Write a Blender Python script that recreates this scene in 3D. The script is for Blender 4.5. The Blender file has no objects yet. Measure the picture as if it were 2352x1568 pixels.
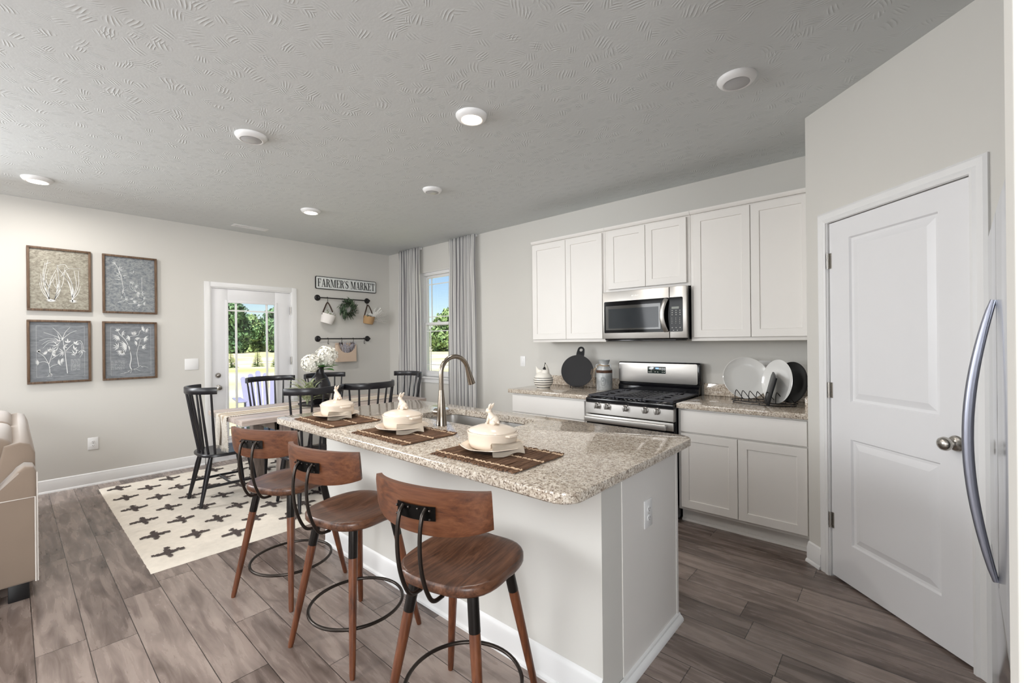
import bpy, bmesh, math, random
from mathutils import Vector, Matrix, noise
random.seed(7)
PI = math.pi
C = bpy.context.scene.collection
S = bpy.context.scene

# ------------------------------------------------------------------ camera
def make_camera():
    f, yaw, pit, rol = 1015.5761, .8487, -.0005, -.0105
    fw = Vector((-math.cos(yaw), math.sin(yaw), 0)); rt = Vector((math.sin(yaw), math.cos(yaw), 0)); up = Vector((0, 0, 1))
    f2 = fw*math.cos(pit)+up*math.sin(pit); u2 = up*math.cos(pit)-fw*math.sin(pit)
    r3 = rt*math.cos(rol)+u2*math.sin(rol); u3 = u2*math.cos(rol)-rt*math.sin(rol)
    cam = bpy.data.cameras.new('camera'); o = bpy.data.objects.new('camera', cam); C.objects.link(o)
    cam.sensor_width = 36; cam.lens = f/2352*36; cam.clip_start = .02; cam.clip_end = 500
    m = Matrix((r3, u3, -f2)).transposed().to_4x4(); m.translation = (6.0989, -3.9871, 1.3953)
    o.matrix_world = m; S.camera = o
make_camera()

# ------------------------------------------------------------------ world, sun, added fill lights, exposure
W = bpy.data.worlds.new('world'); S.world = W; W.use_nodes = True
wn = W.node_tree; sky = wn.nodes.new('ShaderNodeTexSky'); sky.sky_type = 'NISHITA'; sky.sun_disc = False
sky.sun_elevation = math.radians(52); sky.sun_rotation = math.radians(150); sky.air_density = 1.0; sky.dust_density = .3; sky.ozone_density = 3.5
wn.nodes['Background'].inputs[1].default_value = .135
wn.links.new(sky.outputs[0], wn.nodes['Background'].inputs[0])
def sun():
    l = bpy.data.lights.new('sun', 'SUN'); l.energy = 12; l.angle = .009; l.color = (1, .95, .86)
    o = bpy.data.objects.new('sun', l); C.objects.link(o)
    o.rotation_euler = Vector((-.52, .42, -.95)).to_track_quat('-Z', 'Y').to_euler()
sun()
def fill_light(name, loc, d, sx, sy, e, col=(.94, .97, 1)):
    l = bpy.data.lights.new(name, 'AREA'); l.shape = 'RECTANGLE'; l.size = sx; l.size_y = sy; l.energy = e; l.color = col
    o = bpy.data.objects.new(name, l); C.objects.link(o); o.location = loc
    o.rotation_euler = Vector(d).to_track_quat('-Z', 'Z' if abs(d[2]) < .9 else 'Y').to_euler()
fill_light('added_living_fill', (2.7, -8.9, 1.5), (0, 1, -.30), 4.2, 2.0, 175)  # added fill panel in the unseen living room, no window is modelled
fill_light('added_side_fill', (.06, -5.9, 1.4), (1, 0, -.35), 3.0, 1.9, 340)  # added panel flush with the left wall, out of view, extra room light
fill_light('added_hall_fill', (7.95, -6.2, 1.4), (-1, 0, -.2), 3.6, 1.9, 400)  # added unseen panel on the hall side, brightens the left wall
S.view_settings.view_transform = 'Standard'; S.view_settings.look = 'None'; S.view_settings.gamma = 1
S.view_settings.use_curve_mapping = False; S.view_settings.exposure = 0.06
S.cycles.max_bounces = 10; S.cycles.diffuse_bounces = 6; S.cycles.transparent_max_bounces = 24; S.cycles.use_denoising = True
S.cycles.caustics_reflective = False; S.cycles.caustics_refractive = False; S.cycles.sample_clamp_indirect = 4

# ------------------------------------------------------------------ materials
def lin(c): return tuple(((v/255)/12.92 if v/255 <= .04045 else ((v/255+.055)/1.055)**2.4) for v in c)
class NT:
    def __init__(s, name):
        s.m = bpy.data.materials.new(name); s.m.use_nodes = True; s.t = s.m.node_tree; s.b = s.t.nodes['Principled BSDF']
    def n(s, t, **k):
        nd = s.t.nodes.new(t)
        for a, v in k.items():
            if a.startswith('i_'):
                nd.inputs[a[2:].replace('_', ' ')].default_value = v
            else: setattr(nd, a, v)
        return nd
    def l(s, a, b): s.t.links.new(a, b)
    def math(s, op, a, b=None, c=None):
        nd = s.n('ShaderNodeMath', operation=op)
        for i, v in enumerate((a, b, c)):
            if v is None: continue
            if isinstance(v, (int, float)): nd.inputs[i].default_value = v
            else: s.l(v, nd.inputs[i])
        return nd.outputs[0]
    def ramp(s, fac, stops):
        nd = s.n('ShaderNodeValToRGB'); cr = nd.color_ramp
        while len(cr.elements) < len(stops): cr.elements.new(.5)
        for e, (p, c) in zip(cr.elements, stops):
            e.position = p; e.color = (*lin(c), 1) if max(c) > 1 else (*c, 1)
        s.l(fac, nd.inputs[0]); return nd.outputs[0]
    def mix(s, fac, a, b, mode='MIX'):
        nd = s.n('ShaderNodeMix', data_type='RGBA', blend_type=mode)
        for sock, v in ((nd.inputs[0], fac), (nd.inputs[6], a), (nd.inputs[7], b)):
            if isinstance(v, (int, float)): sock.default_value = v
            elif isinstance(v, tuple): sock.default_value = (*lin(v), 1)
            else: s.l(v, sock)
        return nd.outputs[2]
    def coord(s, scale=(1, 1, 1), kind='Object', rot=(0, 0, 0)):
        tc = s.n('ShaderNodeTexCoord'); mp = s.n('ShaderNodeMapping'); mp.inputs['Scale'].default_value = scale; mp.inputs['Rotation'].default_value = rot
        s.l(tc.outputs[kind], mp.inputs[0]); return mp.outputs[0]
    def noise(s, vec, scale, detail=4, rough=.5, dist=0):
        nd = s.n('ShaderNodeTexNoise'); nd.inputs['Scale'].default_value = scale; nd.inputs['Detail'].default_value = detail
        nd.inputs['Roughness'].default_value = rough; nd.inputs['Distortion'].default_value = dist
        s.l(vec, nd.inputs['Vector']); return nd.outputs['Fac']
    def bump(s, h, strength=.2, dist=.002):
        nd = s.n('ShaderNodeBump'); nd.inputs['Strength'].default_value = strength; nd.inputs['Distance'].default_value = dist
        s.l(h, nd.inputs['Height']); s.l(nd.outputs[0], s.b.inputs['Normal'])
    def set(s, rough=.5, metal=0, spec=.5, **k):
        s.b.inputs['Roughness'].default_value = rough; s.b.inputs['Metallic'].default_value = metal
        s.b.inputs['Specular IOR Level'].default_value = spec
        for a, v in k.items(): s.b.inputs[a.replace('_', ' ')].default_value = v
        return s
    def col(s, v):
        if isinstance(v, tuple): s.b.inputs['Base Color'].default_value = (*lin(v), 1)
        else: s.l(v, s.b.inputs['Base Color'])
        return s
def plain(name, c, rough=.5, metal=0, spec=.5, var=.04, nscale=8, bump=0, bscale=200, **k):
    a = NT(name); a.set(rough, metal, spec, **k); v = a.coord()
    f = a.noise(v, nscale, 3)
    lo = tuple(max(0, x*(1-var)) for x in c); hi = tuple(min(255, x*(1+var)) for x in c)
    a.col(a.mix(f, lo, hi))
    if bump: a.bump(a.noise(v, bscale, 2), bump, .001)
    return a.m
def m_wood(name, dark, mid, light, axis=0, rough=.4, sc=1.0, spec=.5):
    a = NT(name); a.set(rough, 0, spec)
    s = [14*sc]*3; s[axis] = 1.6*sc; v = a.coord(tuple(s))
    g = a.noise(v, 2.2, 6, .65, 1.2); fine = a.noise(a.coord(tuple(60*sc if i != axis else 3*sc for i in range(3))), 2, 3)
    f = a.math('ADD', a.math('MULTIPLY', g, .75), a.math('MULTIPLY', fine, .3))
    a.col(a.ramp(f, [(.32, dark), (.5, mid), (.72, light)])); a.bump(fine, .15, .001)
    return a.m
def m_floor():
    a = NT('grey_brown_planks'); a.set(.34, 0, .5)
    tc = a.n('ShaderNodeTexCoord'); sp = a.n('ShaderNodeSeparateXYZ'); a.l(tc.outputs['Object'], sp.inputs[0])
    x, y = sp.outputs[0], sp.outputs[1]
    yr = a.math('DIVIDE', a.math('ADD', y, .06), .168); row = a.math('FLOOR', yr); fy = a.math('SUBTRACT', yr, row)
    wn1 = a.n('ShaderNodeTexWhiteNoise', noise_dimensions='1D'); a.l(row, wn1.inputs['W'])
    xr = a.math('ADD', a.math('DIVIDE', x, 1.22), a.math('MULTIPLY', wn1.outputs['Value'], 9.7)); colm = a.math('FLOOR', xr); fx = a.math('SUBTRACT', xr, colm)
    cb = a.n('ShaderNodeCombineXYZ'); a.l(row, cb.inputs[0]); a.l(colm, cb.inputs[1])
    wn2 = a.n('ShaderNodeTexWhiteNoise', noise_dimensions='2D'); a.l(cb.outputs[0], wn2.inputs['Vector'])
    idv = wn2.outputs['Value']
    off = a.math('MULTIPLY', idv, 40)
    c2 = a.n('ShaderNodeCombineXYZ'); a.l(a.math('MULTIPLY', x, 1.5), c2.inputs[0]); a.l(a.math('MULTIPLY', y, 11), c2.inputs[1]); a.l(off, c2.inputs[2])
    g = a.noise(c2.outputs[0], 2.0, 5, .55, .6)
    c3 = a.n('ShaderNodeCombineXYZ'); a.l(a.math('MULTIPLY', x, 2.2), c3.inputs[0]); a.l(a.math('MULTIPLY', y, 5), c3.inputs[1]); a.l(off, c3.inputs[2])
    g2 = a.noise(c3.outputs[0], 1.2, 3)
    f = a.math('ADD', a.math('ADD', a.math('MULTIPLY', g, .55), a.math('MULTIPLY', g2, .35)), a.math('MULTIPLY', a.math('SUBTRACT', idv, .5), .16))
    base = a.ramp(f, [(.26, (72, 60, 54)), (.40, (116, 102, 95)), (.52, (146, 131, 123)), (.68, (166, 151, 142))])
    e = a.math('MINIMUM', a.math('MINIMUM', fy, a.math('SUBTRACT', 1, fy)), a.math('MULTIPLY', a.math('MINIMUM', fx, a.math('SUBTRACT', 1, fx)), 7.2))
    gap = a.math('LESS_THAN', e, .010)
    a.col(a.mix(gap, base, (52, 44, 40)))
    h = a.math('SUBTRACT', a.math('MULTIPLY', g, .25), gap); a.bump(h, .14, .0012)
    r = a.math('ADD', a.math('MULTIPLY', g, .10), .22); a.l(r, a.b.inputs['Roughness'])
    return a.m
def m_granite():
    a = NT('speckled_granite'); a.set(.07, 0, .5); v = a.coord()
    n1 = a.noise(v, 62, 5, .62, .5); n2 = a.noise(v, 120, 4, .62); n3 = a.noise(v, 9, 3)
    base = a.ramp(n1, [(.32, (140, 127, 114)), (.42, (180, 168, 153)), (.53, (200, 189, 174)), (.68, (220, 213, 202))])
    vo = a.n('ShaderNodeTexVoronoi'); vo.inputs['Scale'].default_value = 210; a.l(v, vo.inputs['Vector'])
    bw = a.n('ShaderNodeRGBToBW'); a.l(vo.outputs['Color'], bw.inputs[0])
    dark = a.math('LESS_THAN', a.math('ADD', bw.outputs[0], a.math('MULTIPLY', a.math('SUBTRACT', n2, .5), .9)), .27)
    lightm = a.math('GREATER_THAN', a.math('ADD', bw.outputs[0], a.math('MULTIPLY', a.math('SUBTRACT', n1, .5), .6)), .74)
    c = a.mix(a.math('MULTIPLY', dark, .8), base, (92, 76, 66)); c = a.mix(a.math('MULTIPLY', lightm, .55), c, (232, 226, 216))
    c = a.mix(a.math('MULTIPLY', n3, .25), c, (150, 128, 108))
    a.col(c); return a.m
def m_ceiling():
    a = NT('crows_foot_plaster'); a.set(.9, 0, .2); v = a.coord()
    a.col(a.mix(a.noise(v, 3, 2), (210, 214, 215), (215, 219, 220)))
    warp = a.n('ShaderNodeTexNoise'); warp.inputs['Scale'].default_value = 4; a.l(v, warp.inputs['Vector'])
    wv = a.n('ShaderNodeVectorMath', operation='MULTIPLY_ADD'); a.l(warp.outputs['Color'], wv.inputs[0]); wv.inputs[1].default_value = (.10, .10, .0); a.l(v, wv.inputs[2])
    hs = []
    for sc, fr in ((10.5, 190), (13.0, 230)):
        vo = a.n('ShaderNodeTexVoronoi', voronoi_dimensions='2D'); vo.inputs['Scale'].default_value = sc; a.l(wv.outputs[0], vo.inputs['Vector'])
        d = a.n('ShaderNodeVectorMath', operation='SUBTRACT'); a.l(wv.outputs[0], d.inputs[0]); a.l(vo.outputs['Position'], d.inputs[1])
        cs = a.n('ShaderNodeSeparateColor'); a.l(vo.outputs['Color'], cs.inputs[0])
        vr = a.n('ShaderNodeVectorRotate', rotation_type='Z_AXIS'); a.l(d.outputs[0], vr.inputs['Vector']); a.l(a.math('MULTIPLY', cs.outputs[0], 6.28), vr.inputs['Angle'])
        s2 = a.n('ShaderNodeSeparateXYZ'); a.l(vr.outputs[0], s2.inputs[0])
        fan = a.math('ADD', s2.outputs[0], a.math('MULTIPLY', a.math('MULTIPLY', s2.outputs[0], s2.outputs[1]), 3))
        st = a.math('POWER', a.math('ABSOLUTE', a.math('SINE', a.math('MULTIPLY', fan, fr))), 5)
        st = a.math('SUBTRACT', 1, a.math('POWER', a.math('ABSOLUTE', a.math('SINE', a.math('MULTIPLY', fan, fr))), .6))
        rad = a.math('MULTIPLY', vo.outputs['Distance'], 1.0)
        fall = a.n('ShaderNodeMapRange'); fall.inputs[1].default_value = .42; fall.inputs[2].default_value = .16; a.l(rad, fall.inputs[0])
        on = a.math('GREATER_THAN', cs.outputs[1], .46)
        hs.append(a.math('MULTIPLY', a.math('MULTIPLY', st, fall.outputs[0]), on))
    h = a.math('ADD', a.math('MAXIMUM', hs[0], hs[1]), a.math('MULTIPLY', a.noise(v, 60, 3), .25))
    a.bump(h, .55, .004); return a.m
def m_wall(name, c):
    a = NT(name); a.set(.8, 0, .25); v = a.coord()
    a.col(a.mix(a.noise(v, 2, 2), tuple(x-1.5 for x in c), tuple(x+1.5 for x in c))); a.bump(a.noise(v, 260, 2), .05, .001); return a.m
def m_steel(name, c, rough=.28, axis=0):
    a = NT(name); a.set(rough, 1); s = [900]*3; s[axis] = 6; v = a.coord(tuple(s)); n = a.noise(v, 1, 2)
    a.col(a.mix(n, tuple(x*.96 for x in c), tuple(min(255, x*1.03) for x in c)))
    a.l(a.math('ADD', a.math('MULTIPLY', n, .08), rough-.04), a.b.inputs['Roughness']); return a.m
def m_stripes():
    a = NT('grey_striped_linen'); a.set(.9, 0, .15); tc = a.n('ShaderNodeUVMap'); sp = a.n('ShaderNodeSeparateXYZ'); a.l(tc.outputs[0], sp.inputs[0])
    fr = a.math('FRACT', a.math('DIVIDE', sp.outputs[0], .047)); fr2 = a.math('FRACT', a.math('DIVIDE', sp.outputs[0], .0094))
    m1 = a.math('LESS_THAN', fr, .30); m2 = a.math('MULTIPLY', a.math('GREATER_THAN', fr, .62), a.math('LESS_THAN', fr, .72))
    m = a.math('MAXIMUM', m1, a.math('MULTIPLY', m2, .6))
    m = a.math('MULTIPLY', m, a.math('ADD', .75, a.math('MULTIPLY', a.math('LESS_THAN', fr2, .5), .25)))
    a.col(a.mix(m, (248, 247, 245), (168, 166, 170))); a.bump(a.noise(a.coord(), 400, 2), .1, .001)
    a.b.inputs['Subsurface Weight'].default_value = 0
    return a.m
def m_glass(name, tint=(255, 255, 255), gl=.05):
    a = NT(name); a.t.nodes.remove(a.b); tr = a.n('ShaderNodeBsdfTransparent'); tr.inputs[0].default_value = (*lin(tint), 1)
    g = a.n('ShaderNodeBsdfGlossy'); g.inputs['Roughness'].default_value = .02; fr = a.n('ShaderNodeLayerWeight'); fr.inputs[0].default_value = .5
    fo = a.math('ADD', a.math('MULTIPLY', a.math('POWER', fr.outputs['Facing'], 5), .9), .03)
    mx = a.n('ShaderNodeMixShader'); a.l(fo, mx.inputs[0]); a.l(tr.outputs[0], mx.inputs[1]); a.l(g.outputs[0], mx.inputs[2])
    a.l(mx.outputs[0], a.t.nodes['Material Output'].inputs[0]); return a.m
def m_emit(name, c, s):
    a = NT(name); a.set(.4); a.col(c); a.b.inputs['Emission Color'].default_value = (*lin(c), 1); a.b.inputs['Emission Strength'].default_value = s; return a.m
def m_mottled(name, c1, c2, scale, rough=.5, metal=0, stretch=(1, 1, 1), bump=.2, detail=6):
    a = NT(name); a.set(rough, metal); v = a.coord(stretch); n = a.noise(v, scale, detail, .6, .6)
    a.col(a.ramp(n, [(.35, c1), (.65, c2)])); a.bump(n, bump, .002); return a.m
def m_leaf(name, c1, c2, scale=30, trans=.0):
    a = NT(name); a.set(.55, 0, .3); a.col(a.ramp(a.noise(a.coord(), scale, 2), [(.35, c1), (.65, c2)])); return a.m
M = dict(
    floor=m_floor(), granite=m_granite(), ceiling=m_ceiling(), wall=m_wall('warm_grey_paint', (207, 205, 200)),
    trim=plain('white_trim_paint', (228, 228, 228), .35, var=.006), door=plain('white_door_paint', (226, 226, 228), .38, var=.006),
    cab=plain('white_cabinet_paint', (227, 224, 220), .42, var=.006), plate=plain('white_plastic', (232, 232, 232), .35, var=.006),
    dark=plain('dark_slot', (38, 36, 36), .5), steel=m_steel('brushed_steel', (192, 189, 185), .36, 0), chrome=plain('satin_nickel', (188, 184, 178), .25, 1, var=.02),
    nickel=plain('brushed_nickel_faucet', (150, 140, 128), .24, 1, var=.03), blackenamel=plain('black_enamel', (16, 16, 20), .12, spec=.6, var=.05),
    iron=plain('cast_iron', (46, 46, 52), .5, var=.1, bump=.15), blackglass=plain('black_glass', (10, 10, 12), .06, spec=.16, var=.02),
    windowgrey=plain('tinted_oven_glass', (44, 48, 52), .06, spec=.3, var=.05),
    fridge=m_steel('fridge_steel', (205, 207, 210), .16, 2), handle=plain('satin_blue_grey_metal', (152, 155, 168), .36, 1, var=.03),
    stoolwood=m_wood('walnut_stained_wood', (30, 18, 13), (80, 50, 35), (122, 84, 62), 1, .34, 1.0), stoolback=m_wood('walnut_stained_back', (52, 28, 16), (94, 53, 30), (122, 78, 50), 0, .42, .8),
    legwood=m_wood('reddish_leg_wood', (50, 26, 13), (92, 50, 28), (118, 70, 42), 2, .4, 1.0), blackmetal=plain('aged_black_metal', (40, 37, 35), .35, .7, var=.15, nscale=30),
    rodmetal=plain('dark_bronze_rod', (62, 56, 52), .3, .85, var=.1), chair=plain('black_painted_wood', (29, 28, 32), .3, spec=.5, var=.08, nscale=20),
    table=m_wood('greyed_oak', (138, 122, 114), (182, 167, 158), (206, 194, 186), 1, .3, .8), tableleg=m_wood('greyed_oak_leg', (96, 84, 78), (136, 122, 114), (164, 150, 142), 2, .45, .8),  # tabletop tones lightened to stand in for glare
    cream=plain('cream_glaze', (226, 212, 196), .16, spec=.55, var=.01), napkin=plain('cream_linen', (218, 206, 190), .9, var=.03, bump=.2, bscale=300),
    platewhite=plain('white_glaze', (226, 226, 224), .12, spec=.6, var=.01), platedark=plain('dark_rim', (52, 46, 42), .35),
    twig=m_wood('brown_twigs', (52, 34, 24), (98, 70, 50), (136, 104, 78), 1, .8, 2.5), string=plain('jute_string', (190, 164, 136), .9),
    frame=m_wood('rustic_frame_wood', (48, 34, 24), (92, 70, 52), (124, 100, 78), 2, .6, 1.6), slate=m_mottled('slate_print', (108, 112, 118), (132, 136, 140), 16, .6, 0, (1, 1, 3), .15),
    slatewarm=m_mottled('warm_hammered_print', (122, 116, 104), (168, 164, 150), 42, .42, .25, (1, 1, 1.6), .6), slatecool=m_mottled('cool_hammered_print', (106, 112, 120), (154, 158, 158), 42, .45, .2, (1, 1, 1.6), .6),
    chalk=plain('chalk_white', (224, 226, 226), .8, var=.02), signwhite=m_mottled('distressed_white_board', (208, 212, 212), (230, 232, 230), 14, .6, 0, (1, 4, 1), .1), signblack=plain('black_sign_paint', (30, 30, 32), .6),
    curtain=m_stripes(), glass=m_glass('window_glass'), lampglow=m_emit('lit_lamp_lens', (255, 236, 214), 14), lens=plain('frosted_lens', (176, 176, 178), .25, spec=.6),
    rug=plain('cream_wool_pile', (226, 218, 206), .95, spec=.1, var=.06, nscale=25, bump=.6, bscale=130), rugdark=plain('charcoal_wool', (84, 76, 74), .95, spec=.1, var=.2, nscale=60),
    runner=m_mottled('woven_runner', (206, 196, 182), (228, 222, 212), 60, .95, 0, (1, 1, 1), .4), runnerstripe=m_mottled('tan_runner_stripe', (172, 152, 128), (205, 190, 170), 60, .95, 0, (1, 1, 1), .4),
    blackplate=plain('black_stoneware', (12, 11, 12), .3, spec=.25), blackceramic=plain('matte_black_ceramic', (32, 29, 32), .32, spec=.5), blackboard=plain('black_serving_board', (26, 26, 29), .5, spec=.3, var=.12, nscale=6),
    petal=plain('white_petals', (238, 236, 228), .7, spec=.2, var=.02), greenleaf=m_leaf('bright_green_leaf', (66, 132, 58), (126, 184, 104)), sage=m_leaf('sage_leaf', (124, 136, 100), (190, 196, 162), 60),
    wreath=m_leaf('dusty_olive_leaf', (44, 66, 46), (112, 128, 104), 40), fern=plain('bleached_fern', (250, 249, 246), .8, var=.02), lavender=m_leaf('lavender_stems', (172, 170, 182), (218, 216, 222), 60),
    felt=plain('white_felt', (234, 230, 226), .95, var=.02, bump=.2), kraft=plain('tan_kraft_felt', (180, 146, 106), .9, var=.05, bump=.2), paper=plain('beige_paper', (206, 184, 164), .85, var=.02), leather=plain('brown_leather', (62, 44, 36), .6),
    zinc=m_mottled('galvanised_zinc', (164, 168, 170), (204, 207, 208), 14, .42, .4, (1, 1, 1), .1), rust=m_mottled('rusted_band', (58, 38, 28), (98, 66, 48), 30, .7, .2), twine=plain('raffia_twine', (176, 154, 128), .9),
    henwhite=plain('hen_cream_glaze', (232, 228, 219), .2, spec=.5, var=.02), henblack=plain('hen_black_glaze', (28, 27, 28), .25), wire=plain('black_wire', (26, 24, 26), .4),
    sofa=plain('tan_velvet', (140, 124, 110), .8, spec=.25, var=.05, nscale=5, Sheen_Weight=.4), pillow1=plain('pale_pillow', (212, 206, 200), .9, var=.02, bump=.2), pillow2=plain('taupe_pillow', (176, 164, 152), .9, var=.03), piping=plain('pale_piping', (214, 208, 202), .8),
    blackfoot=plain('black_sofa_foot', (20, 20, 22), .4), grass=None, bark=m_mottled('bark', (66, 54, 44), (104, 90, 76), 6, .9), tree=m_leaf('dark_tree_leaves', (50, 78, 54), (96, 128, 86), .55), tree2=m_leaf('pale_tree_leaves', (78, 106, 66), (138, 160, 106), .6),
    spruce=m_leaf('spruce_needles', (42, 72, 40), (112, 138, 80), 2.5), shade_wood=plain('blue_shade_tint', (118, 120, 150), .6), path=plain('pale_concrete', (222, 214, 202), .9), lcd=m_emit('blue_display_digits', (120, 160, 255), 2.0), panelgreen=plain('dark_control_glass', (34, 46, 44), .1, spec=.6), mark=plain('pale_panel_marks', (196, 196, 192), .5),  # garden chair's bluish shade is put into its wood colour
    wirelight=plain('light_reveal', (214, 214, 214), .6), siding=plain('white_vinyl_siding', (226, 226, 226), .6))
def m_grass():
    a = NT('sunlit_grass'); a.set(.95, 0, .1); v = a.coord(); n1 = a.noise(v, .12, 4); n2 = a.noise(v, 6, 4)
    c = a.ramp(n1, [(.38, (140, 150, 104)), (.5, (190, 186, 146)), (.62, (212, 205, 174))]); a.col(a.mix(a.math('MULTIPLY', n2, .5), c, (172, 172, 122))); a.bump(n2, .5, .03); return a.m
M['grass'] = m_grass()

# ------------------------------------------------------------------ mesh helpers
class G:
    def __init__(s): s.b = bmesh.new(); s.mi = 0; s.uv = None
    def face(s, vs, smooth=True):
        try: f = s.b.faces.new(vs)
        except ValueError: return None
        f.material_index = s.mi; f.smooth = smooth; return f
    def v(s, p): return s.b.verts.new(p)
    def box(s, x0, x1, y0, y1, z0, z1, bev=0, seg=2, mtx=None):
        p = [(x, y, z) for z in (z0, z1) for y in (y0, y1) for x in (x0, x1)]
        if mtx: p = [mtx @ Vector(q) for q in p]
        v = [s.v(q) for q in p]; fs = [s.face([v[i] for i in q]) for q in ((0, 2, 3, 1), (4, 5, 7, 6), (0, 1, 5, 4), (2, 6, 7, 3), (0, 4, 6, 2), (1, 3, 7, 5))]
        if bev:
            es = list({e for f in fs for e in f.edges})
            r = bmesh.ops.bevel(s.b, geom=es, offset=bev, segments=seg, affect='EDGES', profile=.5)
            for f in r['faces']: f.material_index = s.mi; f.smooth = True
        return s
    def cyl(s, p0, p1, r0, r1=None, n=16, cap=True): return s.tube([p0, p1], [r0, r0 if r1 is None else r1], n, cap=cap)
    def tube(s, pts, r, n=10, closed=False, cap=True, flat=1.0, upv=None):
        pts = [Vector(p) for p in pts]; k = len(pts)
        rs = r if isinstance(r, (list, tuple)) else [r]*k
        rings = []; ref = None
        for i, p in enumerate(pts):
            if closed: t = pts[(i+1) % k]-pts[i-1]
            else: t = pts[min(i+1, k-1)]-pts[max(i-1, 0)]
            if t.length < 1e-9: t = Vector((0, 0, 1))
            t.normalize()
            if ref is None:
                ref = Vector(upv) if upv else (Vector((0, 0, 1)) if abs(t.z) < .9 else Vector((1, 0, 0)))
            a = ref-t*ref.dot(t)
            if a.length < 1e-6: a = t.orthogonal()
            a.normalize(); ref = a; bb = t.cross(a)
            rings.append([s.v(p+(a*math.cos(2*PI*j/n)*flat+bb*math.sin(2*PI*j/n))*rs[i]) for j in range(n)])
        m = k if closed else k-1
        for i in range(m):
            A, B = rings[i], rings[(i+1) % k]
            for j in range(n): s.face([A[j], A[(j+1) % n], B[(j+1) % n], B[j]])
        if cap and not closed:
            s.face(rings[0][::-1]); s.face(rings[-1])
        return s
    def lathe(s, prof, c=(0, 0, 0), n=32, sx=1, sy=1, cap0=True, cap1=True, mtx=None, sq=2.0):
        rings = []
        for r, z in prof:
            ring = []
            for j in range(n):
                a = 2*PI*j/n; ca, sa = math.cos(a), math.sin(a)
                k = 1.0 if sq == 2 else (abs(ca)**sq+abs(sa)**sq)**(-1/sq)
                p = Vector((c[0]+r*ca*sx*k, c[1]+r*sa*sy*k, c[2]+z)); ring.append(s.v(mtx @ p if mtx else p))
            rings.append(ring)
        for A, B in zip(rings, rings[1:]):
            for j in range(n): s.face([A[j], A[(j+1) % n], B[(j+1) % n], B[j]])
        if cap0: s.face(rings[0][::-1])
        if cap1: s.face(rings[-1])
        return s
    def prism(s, poly, f, d0, d1, bev=0):
        """poly of (u,v); f(u,v,d)->xyz ; extruded from d0 to d1"""
        A = [s.v(f(u, v, d0)) for u, v in poly]; B = [s.v(f(u, v, d1)) for u, v in poly]; n = len(poly)
        fs = [s.face(A[::-1], False), s.face(B, False)]
        for j in range(n): fs.append(s.face([A[j], A[(j+1) % n], B[(j+1) % n], B[j]]))
        fs = [q for q in fs if q]
        if bev:
            es = list({e for q in fs[:2] for e in q.edges}); r = bmesh.ops.bevel(s.b, geom=es, offset=bev, segments=2, affect='EDGES', profile=.5)
            for q in r['faces']: q.material_index = s.mi
        return s
    def sheet(s, fn, nu, nv, uvfn=None):
        g = [[s.v(fn(i/nu, j/nv)) for j in range(nv+1)] for i in range(nu+1)]
        if uvfn and not s.uv: s.uv = s.b.loops.layers.uv.new('UVMap')
        for i in range(nu):
            for j in range(nv):
                f = s.face([g[i][j], g[i+1][j], g[i+1][j+1], g[i][j+1]])
                if uvfn and f:
                    for lp, (a, b) in zip(f.loops, ((i, j), (i+1, j), (i+1, j+1), (i, j+1))): lp[s.uv].uv = uvfn(a/nu, b/nv)
        return s
    def sphere(s, c, r, n=12, sc=(1, 1, 1), mtx=None):
        k = n//2; prof = [(math.sin(PI*i/k)*r, -math.cos(PI*i/k)*r) for i in range(k+1)]
        top = []; rings = []
        for i, (rr, z) in enumerate(prof):
            if i in (0, k): rings.append([s.v(_m(mtx, (c[0], c[1], c[2]+z*sc[2])))])
            else: rings.append([s.v(_m(mtx, (c[0]+rr*math.cos(2*PI*j/n)*sc[0], c[1]+rr*math.sin(2*PI*j/n)*sc[1], c[2]+z*sc[2]))) for j in range(n)])
        for A, B in zip(rings, rings[1:]):
            for j in range(n):
                if len(A) == 1: s.face([A[0], B[(j+1) % n], B[j]])
                elif len(B) == 1: s.face([A[j], A[(j+1) % n], B[0]])
                else: s.face([A[j], A[(j+1) % n], B[(j+1) % n], B[j]])
        return s
    def obj(s, name, mats, parent=None, world=False, ang=38, loc=None, rotz=0):
        bmesh.ops.recalc_face_normals(s.b, faces=s.b.faces) if not getattr(s, 'raw', False) else None
        me = bpy.data.meshes.new(name); s.b.to_mesh(me); s.b.free()
        for m in (mats if isinstance(mats, (list, tuple)) else [mats]): me.materials.append(M[m] if isinstance(m, str) else m)
        if world and parent is not None: me.transform(mw(parent).inverted())
        o = bpy.data.objects.new(name, me); C.objects.link(o)
        if parent is not None: o.parent = parent
        if loc: o.location = loc; o.rotation_euler = (0, 0, rotz); me.transform((Matrix.Translation(loc) @ Matrix.Rotation(rotz, 4, 'Z')).inverted())
        if ang is None: me.shade_flat()
        elif ang < 180: me.set_sharp_from_angle(angle=math.radians(ang))
        return o
def _m(mt, p): return mt @ Vector(p) if mt else p
def mw(o):
    m = Matrix.Translation(o.location) @ Matrix.Rotation(o.rotation_euler[2], 4, 'Z')
    return mw(o.parent) @ m if o.parent else m
def thing(name, label, cat, loc=(0, 0, 0), rotz=0, group=None, kind=None):
    o = bpy.data.objects.new(name, None); C.objects.link(o); o.empty_display_size = .1
    o.location = loc; o.rotation_euler = (0, 0, rotz); tag(o, label, cat, group, kind); return o
def tag(o, label, cat, group=None, kind=None):
    o['label'] = label; o['category'] = cat
    if group: o['group'] = group
    if kind: o['kind'] = kind
    return o
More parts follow.
